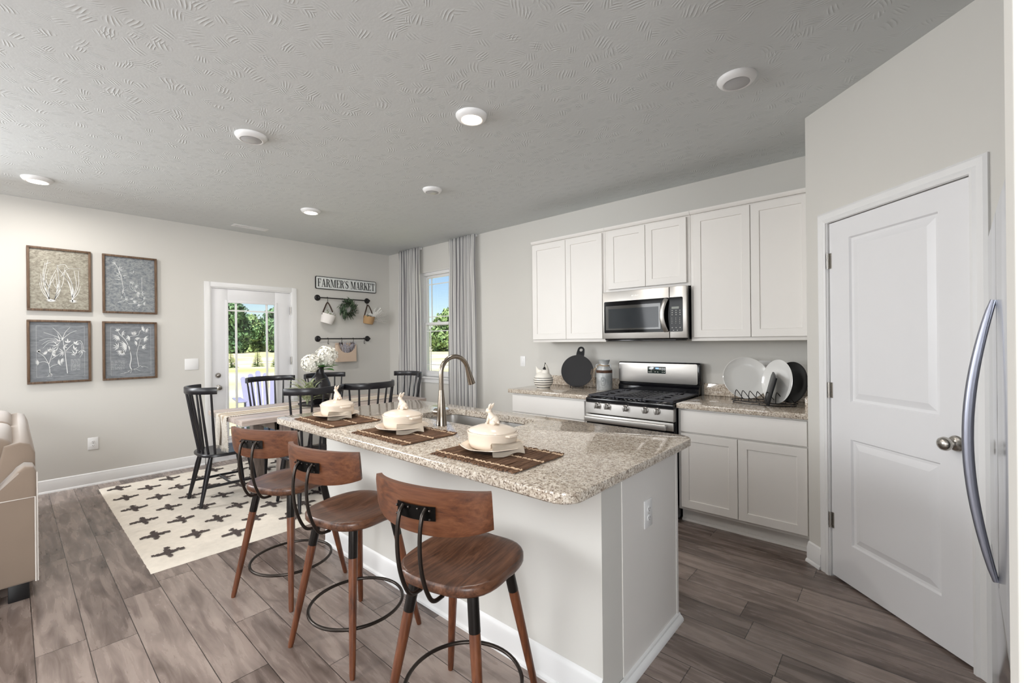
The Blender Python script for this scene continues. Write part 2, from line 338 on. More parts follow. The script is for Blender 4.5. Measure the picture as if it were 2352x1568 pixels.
def dup(root, loc, rotz, label, group=None):
    def cp(o, par):
        c = o.copy(); C.objects.link(c); c.parent = par
        for ch in [x for x in kids[o.name]]: cp(ch, c)
        return c
    kids = {o.name: [] for o in bpy.data.objects}
    for o in bpy.data.objects:
        if o.parent: kids[o.parent.name].append(o)
    r = cp(root, None); r.location = loc; r.rotation_euler = (0, 0, rotz); r['label'] = label
    if group: r['group'] = group
    return r
def struct(o, label, cat): return tag(o, label, cat, None, 'structure')
def arc(cx, cy, r, a0, a1, n): return [(cx+r*math.cos(math.radians(a0+(a1-a0)*i/n)), cy+r*math.sin(math.radians(a0+(a1-a0)*i/n))) for i in range(n+1)]
def rrect(x0, x1, y0, y1, r, n=6):
    return arc(x1-r, y0+r, r, -90, 0, n)+arc(x1-r, y1-r, r, 0, 90, n)+arc(x0+r, y1-r, r, 90, 180, n)+arc(x0+r, y0+r, r, 180, 270, n)
def smooth(pts, n=8):
    """Catmull-Rom through pts"""
    P = [Vector(p) for p in pts]; P = [P[0]*2-P[1]]+P+[P[-1]*2-P[-2]]; out = []
    for i in range(1, len(P)-2):
        a, b, c, d = P[i-1:i+3]
        for k in range(n):
            t = k/n; out.append(.5*((2*b)+(c-a)*t+(2*a-5*b+4*c-d)*t*t+(3*b-a-3*c+d)*t**3))
    out.append(P[-2]); return out

H = 2.774

# ------------------------------------------------------------------ the setting
PS = (5.655, -.68)                        # corner where the angled pantry wall starts
def pan(s, z, d=0):                       # along the angled wall, up, out of it into the kitchen
    k = .70711
    return (PS[0]+s*k-d*k, PS[1]-s*k-d*k, z)
XR, YF, XE = 8.0, -9.0, 6.43
def setting():
    g = G(); g.box(-.16, XR+.2, YF-.2, .16, -.12, 0); struct(g.obj('floor', 'floor', ang=None), 'grey brown wood plank floor running through the room', 'floor')
    g = G(); g.box(-.16, XR+.2, YF-.2, .16, H, H+.2); struct(g.obj('ceiling', 'ceiling', ang=None), 'pale grey ceiling with brushed crow foot plaster texture', 'ceiling')
    D0, D1, DZ = -2.432, -1.50, 2.08
    g = G(); g.box(-.16, 0, YF, D0, 0, H); g.box(-.16, 0, D1, .16, 0, H); g.box(-.16, 0, D0, D1, DZ, H)
    struct(g.obj('wall_left', 'wall', ang=None), 'warm grey wall with the glazed exterior door and framed prints', 'wall')
    X0, X1, Z0, Z1 = .80, 1.55, .90, 2.405
    g = G(); g.box(0, X0, 0, .16, 0, H); g.box(X1, 7.2, 0, .16, 0, H); g.box(X0, X1, 0, .16, 0, Z0); g.box(X0, X1, 0, .16, Z1, H)
    struct(g.obj('wall_back', 'wall', ang=None), 'warm grey wall behind the range and the curtained window', 'wall')
    # pantry: return wall, angled wall with door opening, side wall behind the fridge
    g = G(); f = lambda u, v, d: (u, v, d)
    g.prism([(5.655, 0), (5.655, -.68), pan(.175, 0)[:2], (pan(.175, 0)[0]+.08, pan(.175, 0)[1]+.08), (5.76, -.63), (5.76, 0)], f, 0, H)
    a, b = pan(.945, 0), pan(1.1, 0)
    g.prism([a[:2], b[:2], (XR, b[1]), (XR, b[1]+.11), (b[0], b[1]+.11), (a[0]+.08, a[1]+.08)], f, 0, H)
    a, b = pan(.175, 0), pan(.945, 0)
    g.prism([a[:2], b[:2], (b[0]+.08, b[1]+.08), (a[0]+.08, a[1]+.08)], f, 2.068, H)
    struct(g.obj('wall_pantry', 'wall', ang=None), 'angled warm grey wall around the white pantry door', 'wall')
    g = G(); g.box(XR, XR+.15, YF, -1.4, 0, H); struct(g.obj('wall_right', 'wall', ang=None), 'grey wall of the hall beyond the fridge', 'wall')
    g = G(); g.box(-.16, XR+.15, YF-.15, YF, 0, H); struct(g.obj('wall_front', 'wall', ang=None), 'grey living room wall opposite the kitchen', 'wall')
    g = G(); g.box(6.207, XR, -3.238, -3.19, 0, H); struct(g.obj('wall_partition', 'wall', ang=None), 'grey partition end at the right edge of the picture', 'wall')
    g = G(); g.box(6.195, 6.207, -3.240, -3.186, 0, H, .002); struct(g.obj('trim_1', 'wall', ang=None), 'white trim strip on the partition end', 'trim')
    # skirting
    prof = [(0, 0), (.017, 0), (.017, .085), (.012, .1), (.009, .118), (0, .125)]
    def base(name, p0, p1, nrm, lab, shoe=True, par=None, prf=prof):
        p0, p1, nrm = Vector(p0), Vector(p1), Vector(nrm); g = G()
        pr = prf
        for q, k in ((pr, 0),)+((([(0, 0), (.028, 0), (.026, .012), (.018, .02), (0, .02)], 1),) if shoe else ()):
            A = [g.v((*(p0+nrm*u), v)) for u, v in q]; B = [g.v((*(p1+nrm*u), v)) for u, v in q]; n = len(q)
            for i in range(n): g.face([A[i], A[(i+1) % n], B[(i+1) % n], B[i]])
            g.face(A[::-1]); g.face(B)
        o = g.obj(name, 'trim', par, world=par is not None)
        return struct(o, lab, 'baseboard') if par is None else o
    base('baseboard_left', (0, -8.9), (0, -2.50), (1, 0), 'white baseboard along the wall under the framed prints')
    base('baseboard_back', (0, 0), (3.12, 0), (0, -1), 'white baseboard under the kitchen window')
    base('baseboard_pantry', pan(-.0, 0)[:2], pan(.112, 0)[:2], (-.7071, -.7071), 'short white baseboard between base cabinet and pantry door')
    # glazed exterior door
    d = thing('door_1', 'white exterior door with tall glass pane and grille beside the dining table', 'door', (0, -1.966, 0), kind='structure')
    g = G()
    for y0, y1, z0, z1 in ((-2.490, -2.428, 0, 2.134), (-1.504, -1.440, 0, 2.134), (-2.428, -1.504, 2.078, 2.134)):
        g.box(0, .018, y0, y1, z0, z1, .003)
    for y0, y1, z0, z1 in ((-2.432, -2.416, 0, 2.08), (-1.516, -1.50, 0, 2.08), (-2.416, -1.516, 2.066, 2.08)): g.box(-.14, .006, y0, y1, z0, z1)
    g.box(-.15, 0, -2.43, -1.5, 0, .015)
    g.obj('casing', 'trim', d, True)
    GY0, GY1, GZ0, GZ1 = -2.245, -1.705, .28, 1.90
    g = G(); x0, x1 = -.055, -.012
    g.box(x0, x1, -2.415, GY0, .016, 2.065, .001); g.box(x0, x1, GY1, -1.517, .016, 2.065, .001); g.box(x0, x1, GY0, GY1, .016, GZ0, .001); g.box(x0, x1, GY0, GY1, GZ1, 2.065, .001)
    slab = g.obj('door_slab', 'door', d, True)
    g = G(); w = .028
    for y0, y1, z0, z1 in ((GY0-w, GY0+.004, GZ0-w, GZ1+w), (GY1-.004, GY1+w, GZ0-w, GZ1+w), (GY0, GY1, GZ0-w, GZ0+.004), (GY0, GY1, GZ1-.004, GZ1+w)): g.box(x1, x1+.009, y0, y1, z0, z1, .003)
    for k in range(9):
        for y in (GY0-.014, GY1+.014): g.cyl((x1+.008, y, .35+k*.185), (x1+.0105, y, .35+k*.185), .004, n=8)
    g.obj('lite_frame', 'door', d, True)
    g = G(); g.box(-.036, -.032, GY0, GY1, GZ0, GZ1); g.obj('glass_pane', 'glass', d, True, None)
    g = G()
    for y in (-2.150, -1.800): g.box(-.044, -.024, y-.011, y+.011, GZ0, GZ1, .002)
    for z in (GZ1-.095, GZ0+.095): g.box(-.043, -.025, GY0, GY1, z-.008, z+.008, .002)
    g.obj('grille', 'plate', d, True)
    for z, nm in ((1.026, 'deadbolt'), (.88, 'door_knob')):
        g = G(); mt = Matrix.Translation((x1, -2.352, z)) @ Matrix.Rotation(PI/2, 4, 'Y')
        if nm == 'deadbolt': g.lathe([(.03, 0), (.03, .008), (.026, .014), (.012, .016), (.012, .03), (.008, .032)], n=24, mtx=mt)
        else: g.lathe([(.033, 0), (.033, .006), (.026, .012), (.012, .016), (.012, .03), (.024, .038), (.029, .05), (.026, .062), (.012, .068)], n=24, mtx=mt)
        g.obj(nm, 'chrome', d, True)
    for z in (1.83, 1.17, .25):
        g = G(); g.box(-.013, .006, -1.520, -1.508, z-.05, z+.05, .002); g.cyl((.008, -1.514, z-.052), (.008, -1.514, z+.052), .006, n=10); g.obj('hinge', 'chrome', d, True)
    # sash window
    wdw = thing('window_1', 'white double hung window between the striped curtains', 'window', (1.175, 0, .9), kind='structure')
    g = G(); X0, X1, Z0, Z1 = .80, 1.55, .90, 2.405; w = .045
    for a in ((X0, X0+w, Z0, Z1), (X1-w, X1, Z0, Z1), (X0+w, X1-w, Z0, Z0+w), (X0+w, X1-w, Z1-w, Z1)): g.box(a[0], a[1], .03, .13, a[2], a[3], .003)
    g.box(X0-.002, X0+.004, -.001, .03, Z0, Z1); g.box(X1-.004, X1, -.001, .03, Z0, Z1); g.box(X0, X1, -.001, .03, Z1-.004, Z1)
    g.obj('window_frame', 'trim', wdw, True)
    zm = 1.655
    for nm, za, zb, y in (('upper_sash', zm-.02, Z1-w, .085), ('lower_sash', Z0+w, zm+.025, .055)):
        g = G(); a, b, r = X0+w, X1-w, .036
        for q in ((a, a+r, za, zb), (b-r, b, za, zb), (a+r, b-r, za, za+r), (a+r, b-r, zb-r, zb)): g.box(q[0], q[1], y-.015, y+.015, q[2], q[3], .003)
        sh = g.obj(nm, 'trim', wdw, True)
        g = G(); g.box(a+r, b-r, y-.002, y+.002, za+r, zb-r); g.obj('glass_pane', 'glass', sh, True, None)
        g = G()
        for xx in (a+r+.085, b-r-.085): g.box(xx-.006, xx+.006, y-.006, y+.006, za+r, zb-r)
        for zz in (za+r+.09, zb-r-.09): g.box(a+r, b-r, y-.0055, y+.0055, zz-.006, zz+.006)
        g.obj('muntins', 'plate', sh, True)
    g = G(); g.box(X0-.05, X1+.05, -.045, .03, Z0-.022, Z0, .004); g.box(X0-.03, X1+.03, -.016, 0, Z0-.085, Z0-.022, .003); g.obj('sill', 'trim', wdw, True)
    g = G(); g.box(1.15, 1.2, .03, .05, zm+.025, zm+.037, .003); g.cyl((1.175, .04, zm+.037), (1.175, .04, zm+.05), .012, n=10); g.obj('sash_lock', 'plate', wdw, True)
    # pantry door
    p = thing('door_2', 'white two panel pantry door with satin knob on the angled wall', 'door', pan(.56, 0), kind='structure')
    pf = lambda u, v, d: pan(u, v, d)
    g = G()
    cp = [(0, 0), (0, .010), (.012, .018), (.04, .014), (.052, .02), (.066, .016), (.066, 0)]
    def cas(p0, p1, q0, q1):      # mitred casing run between outer points p and inner points q
        A = []
        for (u, h) in cp:
            t = u/.066; a0 = (p0[0]+(q0[0]-p0[0])*t, p0[1]+(q0[1]-p0[1])*t); a1 = (p1[0]+(q1[0]-p1[0])*t, p1[1]+(q1[1]-p1[1])*t)
            A.append((g.v(pan(*a0, h)), g.v(pan(*a1, h))))
        for i in range(len(A)-1): g.face([A[i][0], A[i+1][0], A[i+1][1], A[i][1]])
        g.face([x[0] for x in A]); g.face([x[1] for x in A])
    cas((.107, 0), (.107, 2.132), (.173, 0), (.173, 2.068)); cas((.107, 2.132), (1.010, 2.132), (.173, 2.068), (.946, 2.068)); cas((1.010, 2.132), (1.010, 0), (.946, 2.068), (.946, 0))
    for u0, u1, z0, z1 in ((.172, .178, 0, 2.07), (.942, .948, 0, 2.07), (.172, .948, 2.066, 2.072)): g.prism([(u0, z0), (u1, z0), (u1, z1), (u0, z1)], pf, -.08, .008)
    g.obj('casing', 'trim', p, True, 25)
    g = G(); U0, U1, Z0, Z1 = .181, .940, .012, 2.062; fd = -.004
    us = [U0, .318, .802, U1]; zs = [Z0, .236, .830, 1.038, 1.955, Z1]
    for i in range(3):
        for j in range(5):
            if i == 1 and j in (1, 3):
                u0, u1, z0, z1 = us[1], us[2], zs[j], zs[j+1]; prev = None
                for ins, dd in ((0, fd), (.007, fd-.010), (.020, fd-.012), (.052, fd-.002)):
                    r = [g.v(pan(*q, dd)) for q in ((u0+ins, z0+ins), (u1-ins, z0+ins), (u1-ins, z1-ins), (u0+ins, z1-ins))]
                    if prev:
                        for k in range(4): g.face([prev[k], prev[(k+1) % 4], r[(k+1) % 4], r[k]], False)
                    prev = r
                g.face(prev, False)
            else: g.face([g.v(pan(us[i+a], zs[j+b], fd)) for a, b in ((0, 0), (1, 0), (1, 1), (0, 1))], False)
    g.face([g.v(pan(u, z, fd-.035)) for u, z in ((U0, Z0), (U0, Z1), (U1, Z1), (U1, Z0))], False)
    for a, b in (((U0, Z0), (U1, Z0)), ((U1, Z0), (U1, Z1)), ((U1, Z1), (U0, Z1)), ((U0, Z1), (U0, Z0))):
        g.face([g.v(pan(*a, fd)), g.v(pan(*a, fd-.035)), g.v(pan(*b, fd-.035)), g.v(pan(*b, fd))], False)
    bmesh.ops.remove_doubles(g.b, verts=g.b.verts, dist=1e-5)
    g.obj('door_slab', 'door', p, True, 15)
    def pk(sv, zv):
        o = Vector(pan(sv, zv, fd)); n = Vector((-.7071, -.7071, 0)); q = n.to_track_quat('Z', 'Y').to_matrix().to_4x4(); return Matrix.Translation(o) @ q
    g = G(); g.lathe([(.034, 0), (.034, .004), (.03, .009), (.02, .011), (.012, .016), (.011, .03), (.018, .036), (.027, .044), (.03, .055), (.027, .066), (.017, .074), (.004, .077)], n=28, mtx=pk(.872, .935)); g.obj('door_knob', 'chrome', p, True)
    for z in (1.845, 1.09, .33):
        g = G(); g.cyl(pan(.178, z-.045, .006), pan(.178, z+.045, .006), .007, n=12)
        for k in (-.03, 0, .03): g.cyl(pan(.178, z+k-.001, .006), pan(.178, z+k+.001, .006), .0085, n=12)
        g.prism([(.181, z-.045), (.197, z-.045), (.197, z+.045), (.181, z+.045)], pf, fd, fd+.0025); g.obj('hinge', 'chrome', p, True)
setting()

# ------------------------------------------------------------------ outdoors
def outdoors():
    g = G(); g.sheet(lambda u, v: (-160+190*u, -60+220*v, -.18), 8, 8); struct(g.obj('ground', 'grass', ang=None), 'sunlit yellow green lawn outside the glazed door', 'lawn')
    g = G(); a = Vector((-37, 0, -.17)); b = Vector((-24, 40, -.17)); n = (b-a).cross(Vector((0, 0, 1))).normalized()*1.1
    pts = [a+(b-a)*t for t in (-.4, 0, .5, 1, 1.5)]
    for p, q in zip(pts, pts[1:]): g.face([g.v(p-n), g.v(p+n), g.v(q+n), g.v(q-n)])
    struct(g.obj('path', 'path', ang=None), 'pale path crossing the lawn outside', 'path')
    def leafball(g, c, r, n, size, rng):
        for _ in range(n):
            d = Vector((rng.gauss(0, 1), rng.gauss(0, 1), rng.gauss(0, 1))).normalized(); p = Vector(c)+Vector((d.x*r[0], d.y*r[1], d.z*r[2]))*(rng.random()**.35)
            nn = (d+Vector((rng.gauss(0, .5), rng.gauss(0, .5), rng.gauss(0, .5)))).normalized(); t = nn.orthogonal().normalized(); t.rotate(Matrix.Rotation(rng.random()*6.28, 3, nn)); bb = nn.cross(t); s = size*rng.uniform(.6, 1.3)
            v = [g.v(p+t*s), g.v(p+bb*s*.6+nn*s*.15), g.v(p-t*s), g.v(p-bb*s*.6+nn*s*.15)]; g.face(v, False)
    def tree(mat, h, w, seed, nb, label, loc):
        rng = random.Random(seed); t = thing('broadleaf_tree', label, 'tree', loc, 0, 'trees at the edge of the field')
        g = G(); g.raw = True
        for k in range(nb):
            a = rng.random()*6.28; zz = rng.uniform(.08, .86); rr = w*.5*(1-abs(zz-.45)*1.1)*rng.uniform(.2, 1)
            s = w*rng.uniform(.17, .3); leafball(g, (rr*math.cos(a), rr*math.sin(a), h*zz), (s, s, s*.8), 190, .30, rng)
        g.obj('foliage', mat, t, ang=None)
        g = G(); g.tube([(0, 0, -.1), (.05, 0, h*.25), (0, .1, h*.6)], [.3, .22, .08], 8)
        for k in range(4): a = k*1.6; g.tube([(0, 0, h*.22), (math.cos(a)*w*.18, math.sin(a)*w*.18, h*.45)], [.12, .05], 6)
        g.obj('trunk', 'bark', t); return t
    first = {}
    spec = ((-86, 13, 0, .95, 'dark broadleaf tree beyond the field, left of what the glazed door shows'), (-80, 20.3, 2, .95, 'tall dark broadleaf tree beyond the field, at the left in the door glass'), (-90, 27.6, 1, 1.0, 'paler broadleaf tree beyond the field, middle of the door glass'),
            (-79, 29.7, 0, 1.05, 'dark broadleaf tree beyond the field, at the right in the door glass'), (-84, 37.5, 2, .95, 'tall dark broadleaf tree beyond the field, right of what the glazed door shows'),
            (-65, 35, 0, .95, 'dark broadleaf tree beyond the field, left of what the kitchen window shows'), (-59, 42, 2, .9, 'tall dark broadleaf tree beyond the field, at the left in the kitchen window'), (-52, 45.5, 1, 1.0, 'paler broadleaf tree beyond the field, at the right in the kitchen window'), (-42, 52, 0, 1.0, 'dark broadleaf tree beyond the field, right of what the kitchen window shows'))
    for i, (x, y, k, sc, lab) in enumerate(spec):
        if k not in first: r = first[k] = tree(*(('tree', 6.6, 6.6, 1, 44), ('tree2', 6.0, 6.0, 2, 40), ('tree', 7.4, 6.2, 3, 46))[k], lab, (x, y, -.18))
        else: r = dup(first[k], (x, y, -.18), i*1.3, lab)
        r.scale = (sc*1.18, sc*1.18, sc*1.28)
    def spruce(loc, label, first=None):
        if first: return dup(first, loc, 1.1, label)
        rng = random.Random(5); t = thing('young_spruce', label, 'conifer', loc, 0, 'young spruces on the lawn'); g = G(); g.raw = True
        for i in range(26):
            zz = .06+1.2*(i/26); r = .48*(1-zz/1.34)+.02
            for k in range(int(16*r/.48)+6):
                a = rng.random()*6.28; L = r*rng.uniform(.7, 1.1); d = Vector((math.cos(a), math.sin(a), 0)); p = Vector((0, 0, zz))+d*L*.25; e = Vector((0, 0, zz-.03-.1*L))+d*L; sd = Vector((-d.y, d.x, 0))*.06
                g.face([g.v(p), g.v(p*.4+e*.6+sd), g.v(e+Vector((0, 0, .04))), g.v(p*.4+e*.6-sd)], False)
        g.obj('foliage', 'spruce', t, ang=None); g = G(); g.tube([(0, 0, -.05), (0, 0, 1.25)], [.04, .005], 8); g.obj('trunk', 'bark', t); return t
    f = spruce((-27.5, 5.75, -.18), 'young spruce on the lawn, left edge of the door glass'); spruce((-27.7, 7.45, -.18), 'young spruce on the lawn, middle of the door glass', f); spruce((-26.2, 8.15, -.18), 'young spruce on the lawn, right edge of the door glass', f)
    # garden chair
    t = thing('garden_chair', 'slatted garden armchair, tinted blue for shade, on the lawn outside the glazed door', 'chair', (-2.75, -.92, -.18), math.radians(-100))
    for k in range(5):
        x = -.2+.1*k; g = G(); hh = 1.06-.05*abs(k-2)
        g.prism([(x-.043, .3), (x+.043, .3), (x*1.25+.045, hh-.03), (x*1.25+.02, hh), (x*1.25-.02, hh), (x*1.25-.045, hh-.03)], lambda u, v, d: (u, -.22-.32*(v-.3)+d, v), 0, .02); g.obj('back_slat', 'shade_wood', t)
    for k in range(5): g = G(); y = -.2+.105*k; z = .30+.09*k/4; g.box(-.27, .27, y, y+.085, z, z+.02, .004); g.obj('seat_slat', 'shade_wood', t)
    for sx in (-1, 1):
        g = G(); g.box(sx*.36-.07, sx*.36+.07, -.42, .36, .56, .582, .006); g.obj('arm', 'shade_wood', t)
        g = G(); g.box(sx*.31-.013, sx*.31+.013, .22, .30, 0, .56, .003); g.obj('leg', 'shade_wood', t)
        g = G(); g.prism([(-.62, 0), (-.5, 0), (.28, .3), (.28, .4), (.2, .4)], lambda u, v, d: (sx*.283+d, u, v), -.012, .012); g.obj('leg', 'shade_wood', t)
outdoors()

# ------------------------------------------------------------------ kitchen wall
def shaker(g, x0, x1, z0, z1, yf, t=.019, st=.057, rec=.007):
    """door or drawer front in a wall facing -y; front face at yf"""
    def rect(a, y): return [g.v((q[0], y, q[1])) for q in ((x0+a, z0+a), (x1-a, z0+a), (x1-a, z1-a), (x0+a, z1-a))]
    R = [rect(0, yf+t), rect(0, yf+.002), rect(.002, yf)]
    if st: R += [rect(st, yf), rect(st+.003, yf+rec)]
    g.face(R[0][::-1], False)
    for A, B in zip(R, R[1:]):
        for k in range(4): g.face([A[k], A[(k+1) % 4], B[(k+1) % 4], B[k]], False)
    g.face(R[-1], False)
def upper(name, label, x0, x1, z0, z1, doors, group='upper cabinets along the kitchen wall'):
    t = thing(name, label, 'cabinet', ((x0+x1)/2, -.16, z0), 0, group); g = G(); yb = -.315
    g.box(x0, x1, yb, -.002, z0+.03, z1, .001); g.box(x0, x1, yb, yb+.02, z0, z0+.0298, .001); g.box(x0, x0+.018, yb+.0205, -.002, z0, z0+.0298); g.box(x1-.018, x1, yb+.0205, -.002, z0, z0+.0298)
    g.obj('cabinet_body', 'cab', t, True)
    g = G(); g.prism([(-.002, z1), (-.33, z1), (-.345, z1+.022), (-.345, z1+.028), (-.002, z1+.028)], lambda u, v, d: (d, u, v), x0, x1); g.obj('top_molding', 'cab', t, True)
    for a, b, dz in doors: g = G(); shaker(g, a, b, z0+dz, z1-.012, -.336); g.obj('door', 'cab', t, True, 20)
    return t
ZU, ZT = 1.382, 2.408
upper('upper_cabinet', 'white two door wall cabinet left of the microwave', 3.166, 4.034, ZU, ZT, ((3.178, 3.597, .028), (3.601, 4.008, .028)))
upper('upper_cabinet', 'short white two door wall cabinet above the microwave', 4.036, 4.814, 1.835, ZT, ((4.072, 4.432, .026), (4.436, 4.786, .026)))
upper('upper_cabinet', 'white two door wall cabinet beside the pantry wall, right of the microwave', 4.816, 5.652, ZU, ZT, ((4.842, 5.256, .028), (5.260, 5.640, .028)))

def base_cab(label, x0, x1, fronts, exposed=0):
    t = thing('base_cabinet', label, 'cabinet', ((x0+x1)/2, -.3, 0), 0, 'base cabinets along the kitchen wall')
    g = G(); g.box(x0, x1, -.605, -.002, .105, .874, .001); g.obj('cabinet_body', 'cab', t, True)
    g = G(); g.box(x0, x1, -.535, -.03, 0, .105); g.prism([(-.535, 0), (-.553, 0), (-.551, .01), (-.543, .018), (-.535, .019)], lambda u, v, d: (d, u, v), x0, x1); g.obj('toe_kick', 'cab', t, True)
    for nm, a, b, z0, z1 in fronts: g = G(); shaker(g, a, b, z0, z1, -.626, st=0 if nm == 'drawer_front' else .057); g.obj(nm, 'cab', t, True, 20)
    return t
base_cab('white base cabinet with drawer left of the range under the striped hen jar', 3.12, 4.030, (('drawer_front', 3.135, 3.985, .690, .858), ('door', 3.135, 3.558, .125, .680), ('door', 3.562, 3.985, .125, .680)))
base_cab('white base cabinet with drawer and two doors right of the range', 4.812, 5.652, (('drawer_front', 4.836, 5.642, .700, .862), ('door', 4.836, 5.230, .128, .688), ('door', 5.234, 5.642, .128, .688)))
def counter(label, x0, x1, side):
    t = thing('countertop', label, 'countertop', ((x0+x1)/2, -.32, .876), 0, 'granite counters along the kitchen wall')
    g = G(); g.box(x0, x1, -.650, -.001, .876, .914, .005, 3); g.obj('counter_slab', 'granite', t, True)
    g = G(); g.box(x0, x1, -.021, -.001, .914, 1.016, .002); g.obj('backsplash', 'granite', t, True)
    if side: g = G(); g.box(x1-.02, x1, -.64, -.022, .914, 1.016, .002); g.obj('side_splash', 'granite', t, True)
counter('granite counter left of the range holding the hen jar', 3.095, 4.031, 0)
counter('granite counter right of the range holding the plate rack', 4.811, 5.654, 1)

def gas_range():
    X0, X1 = 4.036, 4.806; xc = (X0+X1)/2
    t = thing('gas_range', 'stainless gas range with black grates between the granite counters', 'stove', (xc, -.33, 0))
    g = G(); g.box(X0+.004, X1-.004, -.63, -.03, .02, .868, .004); g.box(X0+.02, X1-.02, -.58, -.05, 0, .03); g.obj('range_body', 'blackenamel', t, True)
    g = G(); g.box(X0, X1, -.685, -.06, .866, .904, .007, 3); g.obj('cooktop', 'blackenamel', t, True)
    # control fascia
    g = G(); g.prism([(-.63, .768), (-.682, .768), (-.690, .775), (-.685, .862), (-.680, .866), (-.63, .866)], lambda u, v, d: (d, u, v), X0+.002, X1-.002, .001); g.obj('control_fascia', 'steel', t, True, 25)
    for x in (4.150, 4.245, 4.415, 4.582, 4.680):
        mt = Matrix.Translation((x, -.687, .842)) @ Matrix.Rotation(PI/2, 4, 'X')
        g = G(); g.lathe([(.026, 0), (.026, .006), (.022, .009), (.021, .024), (.018, .028)], n=24, mtx=mt); kb = g.obj('knob', 'steel', t, True)
        g = G(); g.box(x-.005, x+.005, -.732, -.712, .820, .864, .004); g.obj('grip', 'steel', kb, True)
    # oven door, handle, drawer
    g = G(); g.box(X0+.004, X1-.004, -.678, -.632, .19, .762, .004); od = g.obj('oven_door', 'blackglass', t, True)
    g = G(); g.box(X0+.004, X1-.004, -.684, -.676, .700, .762, .003); g.obj('door_rail', 'steel', od, True)
    g = G(); g.box(X0+.012, X1-.045, -.735, -.715, .706, .752, .007, 3); g.box(X0+.03, X0+.07, -.72, -.68, .715, .742, .003); g.box(X1-.09, X1-.055, -.72, -.68, .715, .742, .003); g.obj('handle', 'steel', od, True)
    g = G(); g.box(xc-.26, xc+.26, -.680, -.677, .29, .60, .001); g.obj('oven_window', 'windowgrey', od, True)
    g = G(); g.box(X0+.004, X1-.004, -.678, -.632, .04, .180, .004); g.obj('drawer', 'steel', t, True)
    # back guard
    g = G(); g.prism([(-.03, .90), (-.10, .90), (-.10, .965), (-.075, .990), (-.075, 1.0), (-.03, 1.0)], lambda u, v, d: (d, u, v), X0+.008, X1-.008, .001); g.box(X0, X1, -.085, -.028, .992, 1.190, .014, 3); bg = g.obj('back_guard', 'blackenamel', t, True)
    g = G(); g.prism(rrect(X0+.008, X1-.022, 1.002, 1.180, .014, 4), lambda u, v, d: (u, d, v), -.092, -.084, .001); g.obj('guard_panel', 'steel', bg, True, 25)
    g = G(); g.box(xc-.085, xc+.085, -.0945, -.091, 1.088, 1.150, .001); g.obj('control_display', 'panelgreen', bg, True)
    g = G()
    for dx, dz, w in ((-.07, .05, .012), (-.05, .05, .010), (-.07, .014, .012), (-.052, .014, .010), (-.05, .03, .01), (-.012, .014, .012), (.012, .014, .012), (.035, .04, .014), (.035, .05, .01), (.055, .05, .012), (.073, .05, .012), (.055, .032, .010), (.073, .032, .010), (.055, .014, .010), (.073, .014, .012)):
        g.box(xc+dx-w/2, xc+dx+w/2, -.0952, -.094, 1.088+dz-.0025, 1.088+dz+.0025)
    g.obj('panel_marks', 'mark', bg, True, None)
    g = G()
    for dx in (-.006, .002, .010, .018): g.box(xc+dx-.003, xc+dx+.003, -.0954, -.094, 1.13, 1.141)
    g.obj('clock_digits', 'lcd', bg, True, None)
    # grates: left, middle griddle, right
    def bars(name, x0, x1, mid):
        g = G(); z = .929; y0, y1 = -.650, -.115
        for y in (y0, y1): g.box(x0, x1, y-.010, y+.010, z-.014, z, .004)
        for x in (x0+.01, x1-.01): g.box(x-.010, x+.010, y0, y1, z-.014, z, .004)
        n = 9
        if mid:
            for k in range(1, 5): x = x0+.01+(x1-x0-.02)*k/5; g.box(x-.008, x+.008, y0, y1, z-.012, z, .003)
            for k in range(1, 9): y = y0+(y1-y0)*k/9; g.box(x0, x1, y-.006, y+.006, z-.014, z-.003, .002)
        else:
            xm = (x0+x1)/2
            for k in range(1, 4): y = y0+(y1-y0)*k/4; g.box(x0, x1, y-.010, y+.010, z-.012, z-.001, .003)
            for k in range(1, 12):
                y = y0+(y1-y0)*k/12
                if k % 3: g.box(x0, xm-.035, y-.007, y+.007, z-.012, z, .003); g.box(xm+.035, x1, y-.007, y+.007, z-.012, z, .003)
            g.box(xm-.008, xm+.008, y0, y0+.10, z-.012, z, .003); g.box(xm-.008, xm+.008, y1-.10, y1, z-.012, z, .003)
        for x in (x0+.015, x1-.015):
            for y in (y0+.01, y1-.01): g.box(x-.009, x+.009, y-.009, y+.009, .903, z-.012, .003)
        g.obj(name, 'iron', t, True)
    bars('grate', X0+.012, X0+.262, 0); bars('grate', X0+.266, X1-.266, 1); bars('grate', X1-.262, X1-.012, 0)
    for x, y in ((X0+.137, -.50), (X0+.137, -.25), (xc, -.38), (X1-.137, -.50), (X1-.137, -.25)):
        g = G(); g.lathe([(.045, 0), (.045, .006), (.036, .009), (.036, .016), (.03, .019)], c=(x, y, .9035), n=20); g.obj('burner', 'iron', t, True)
gas_range()
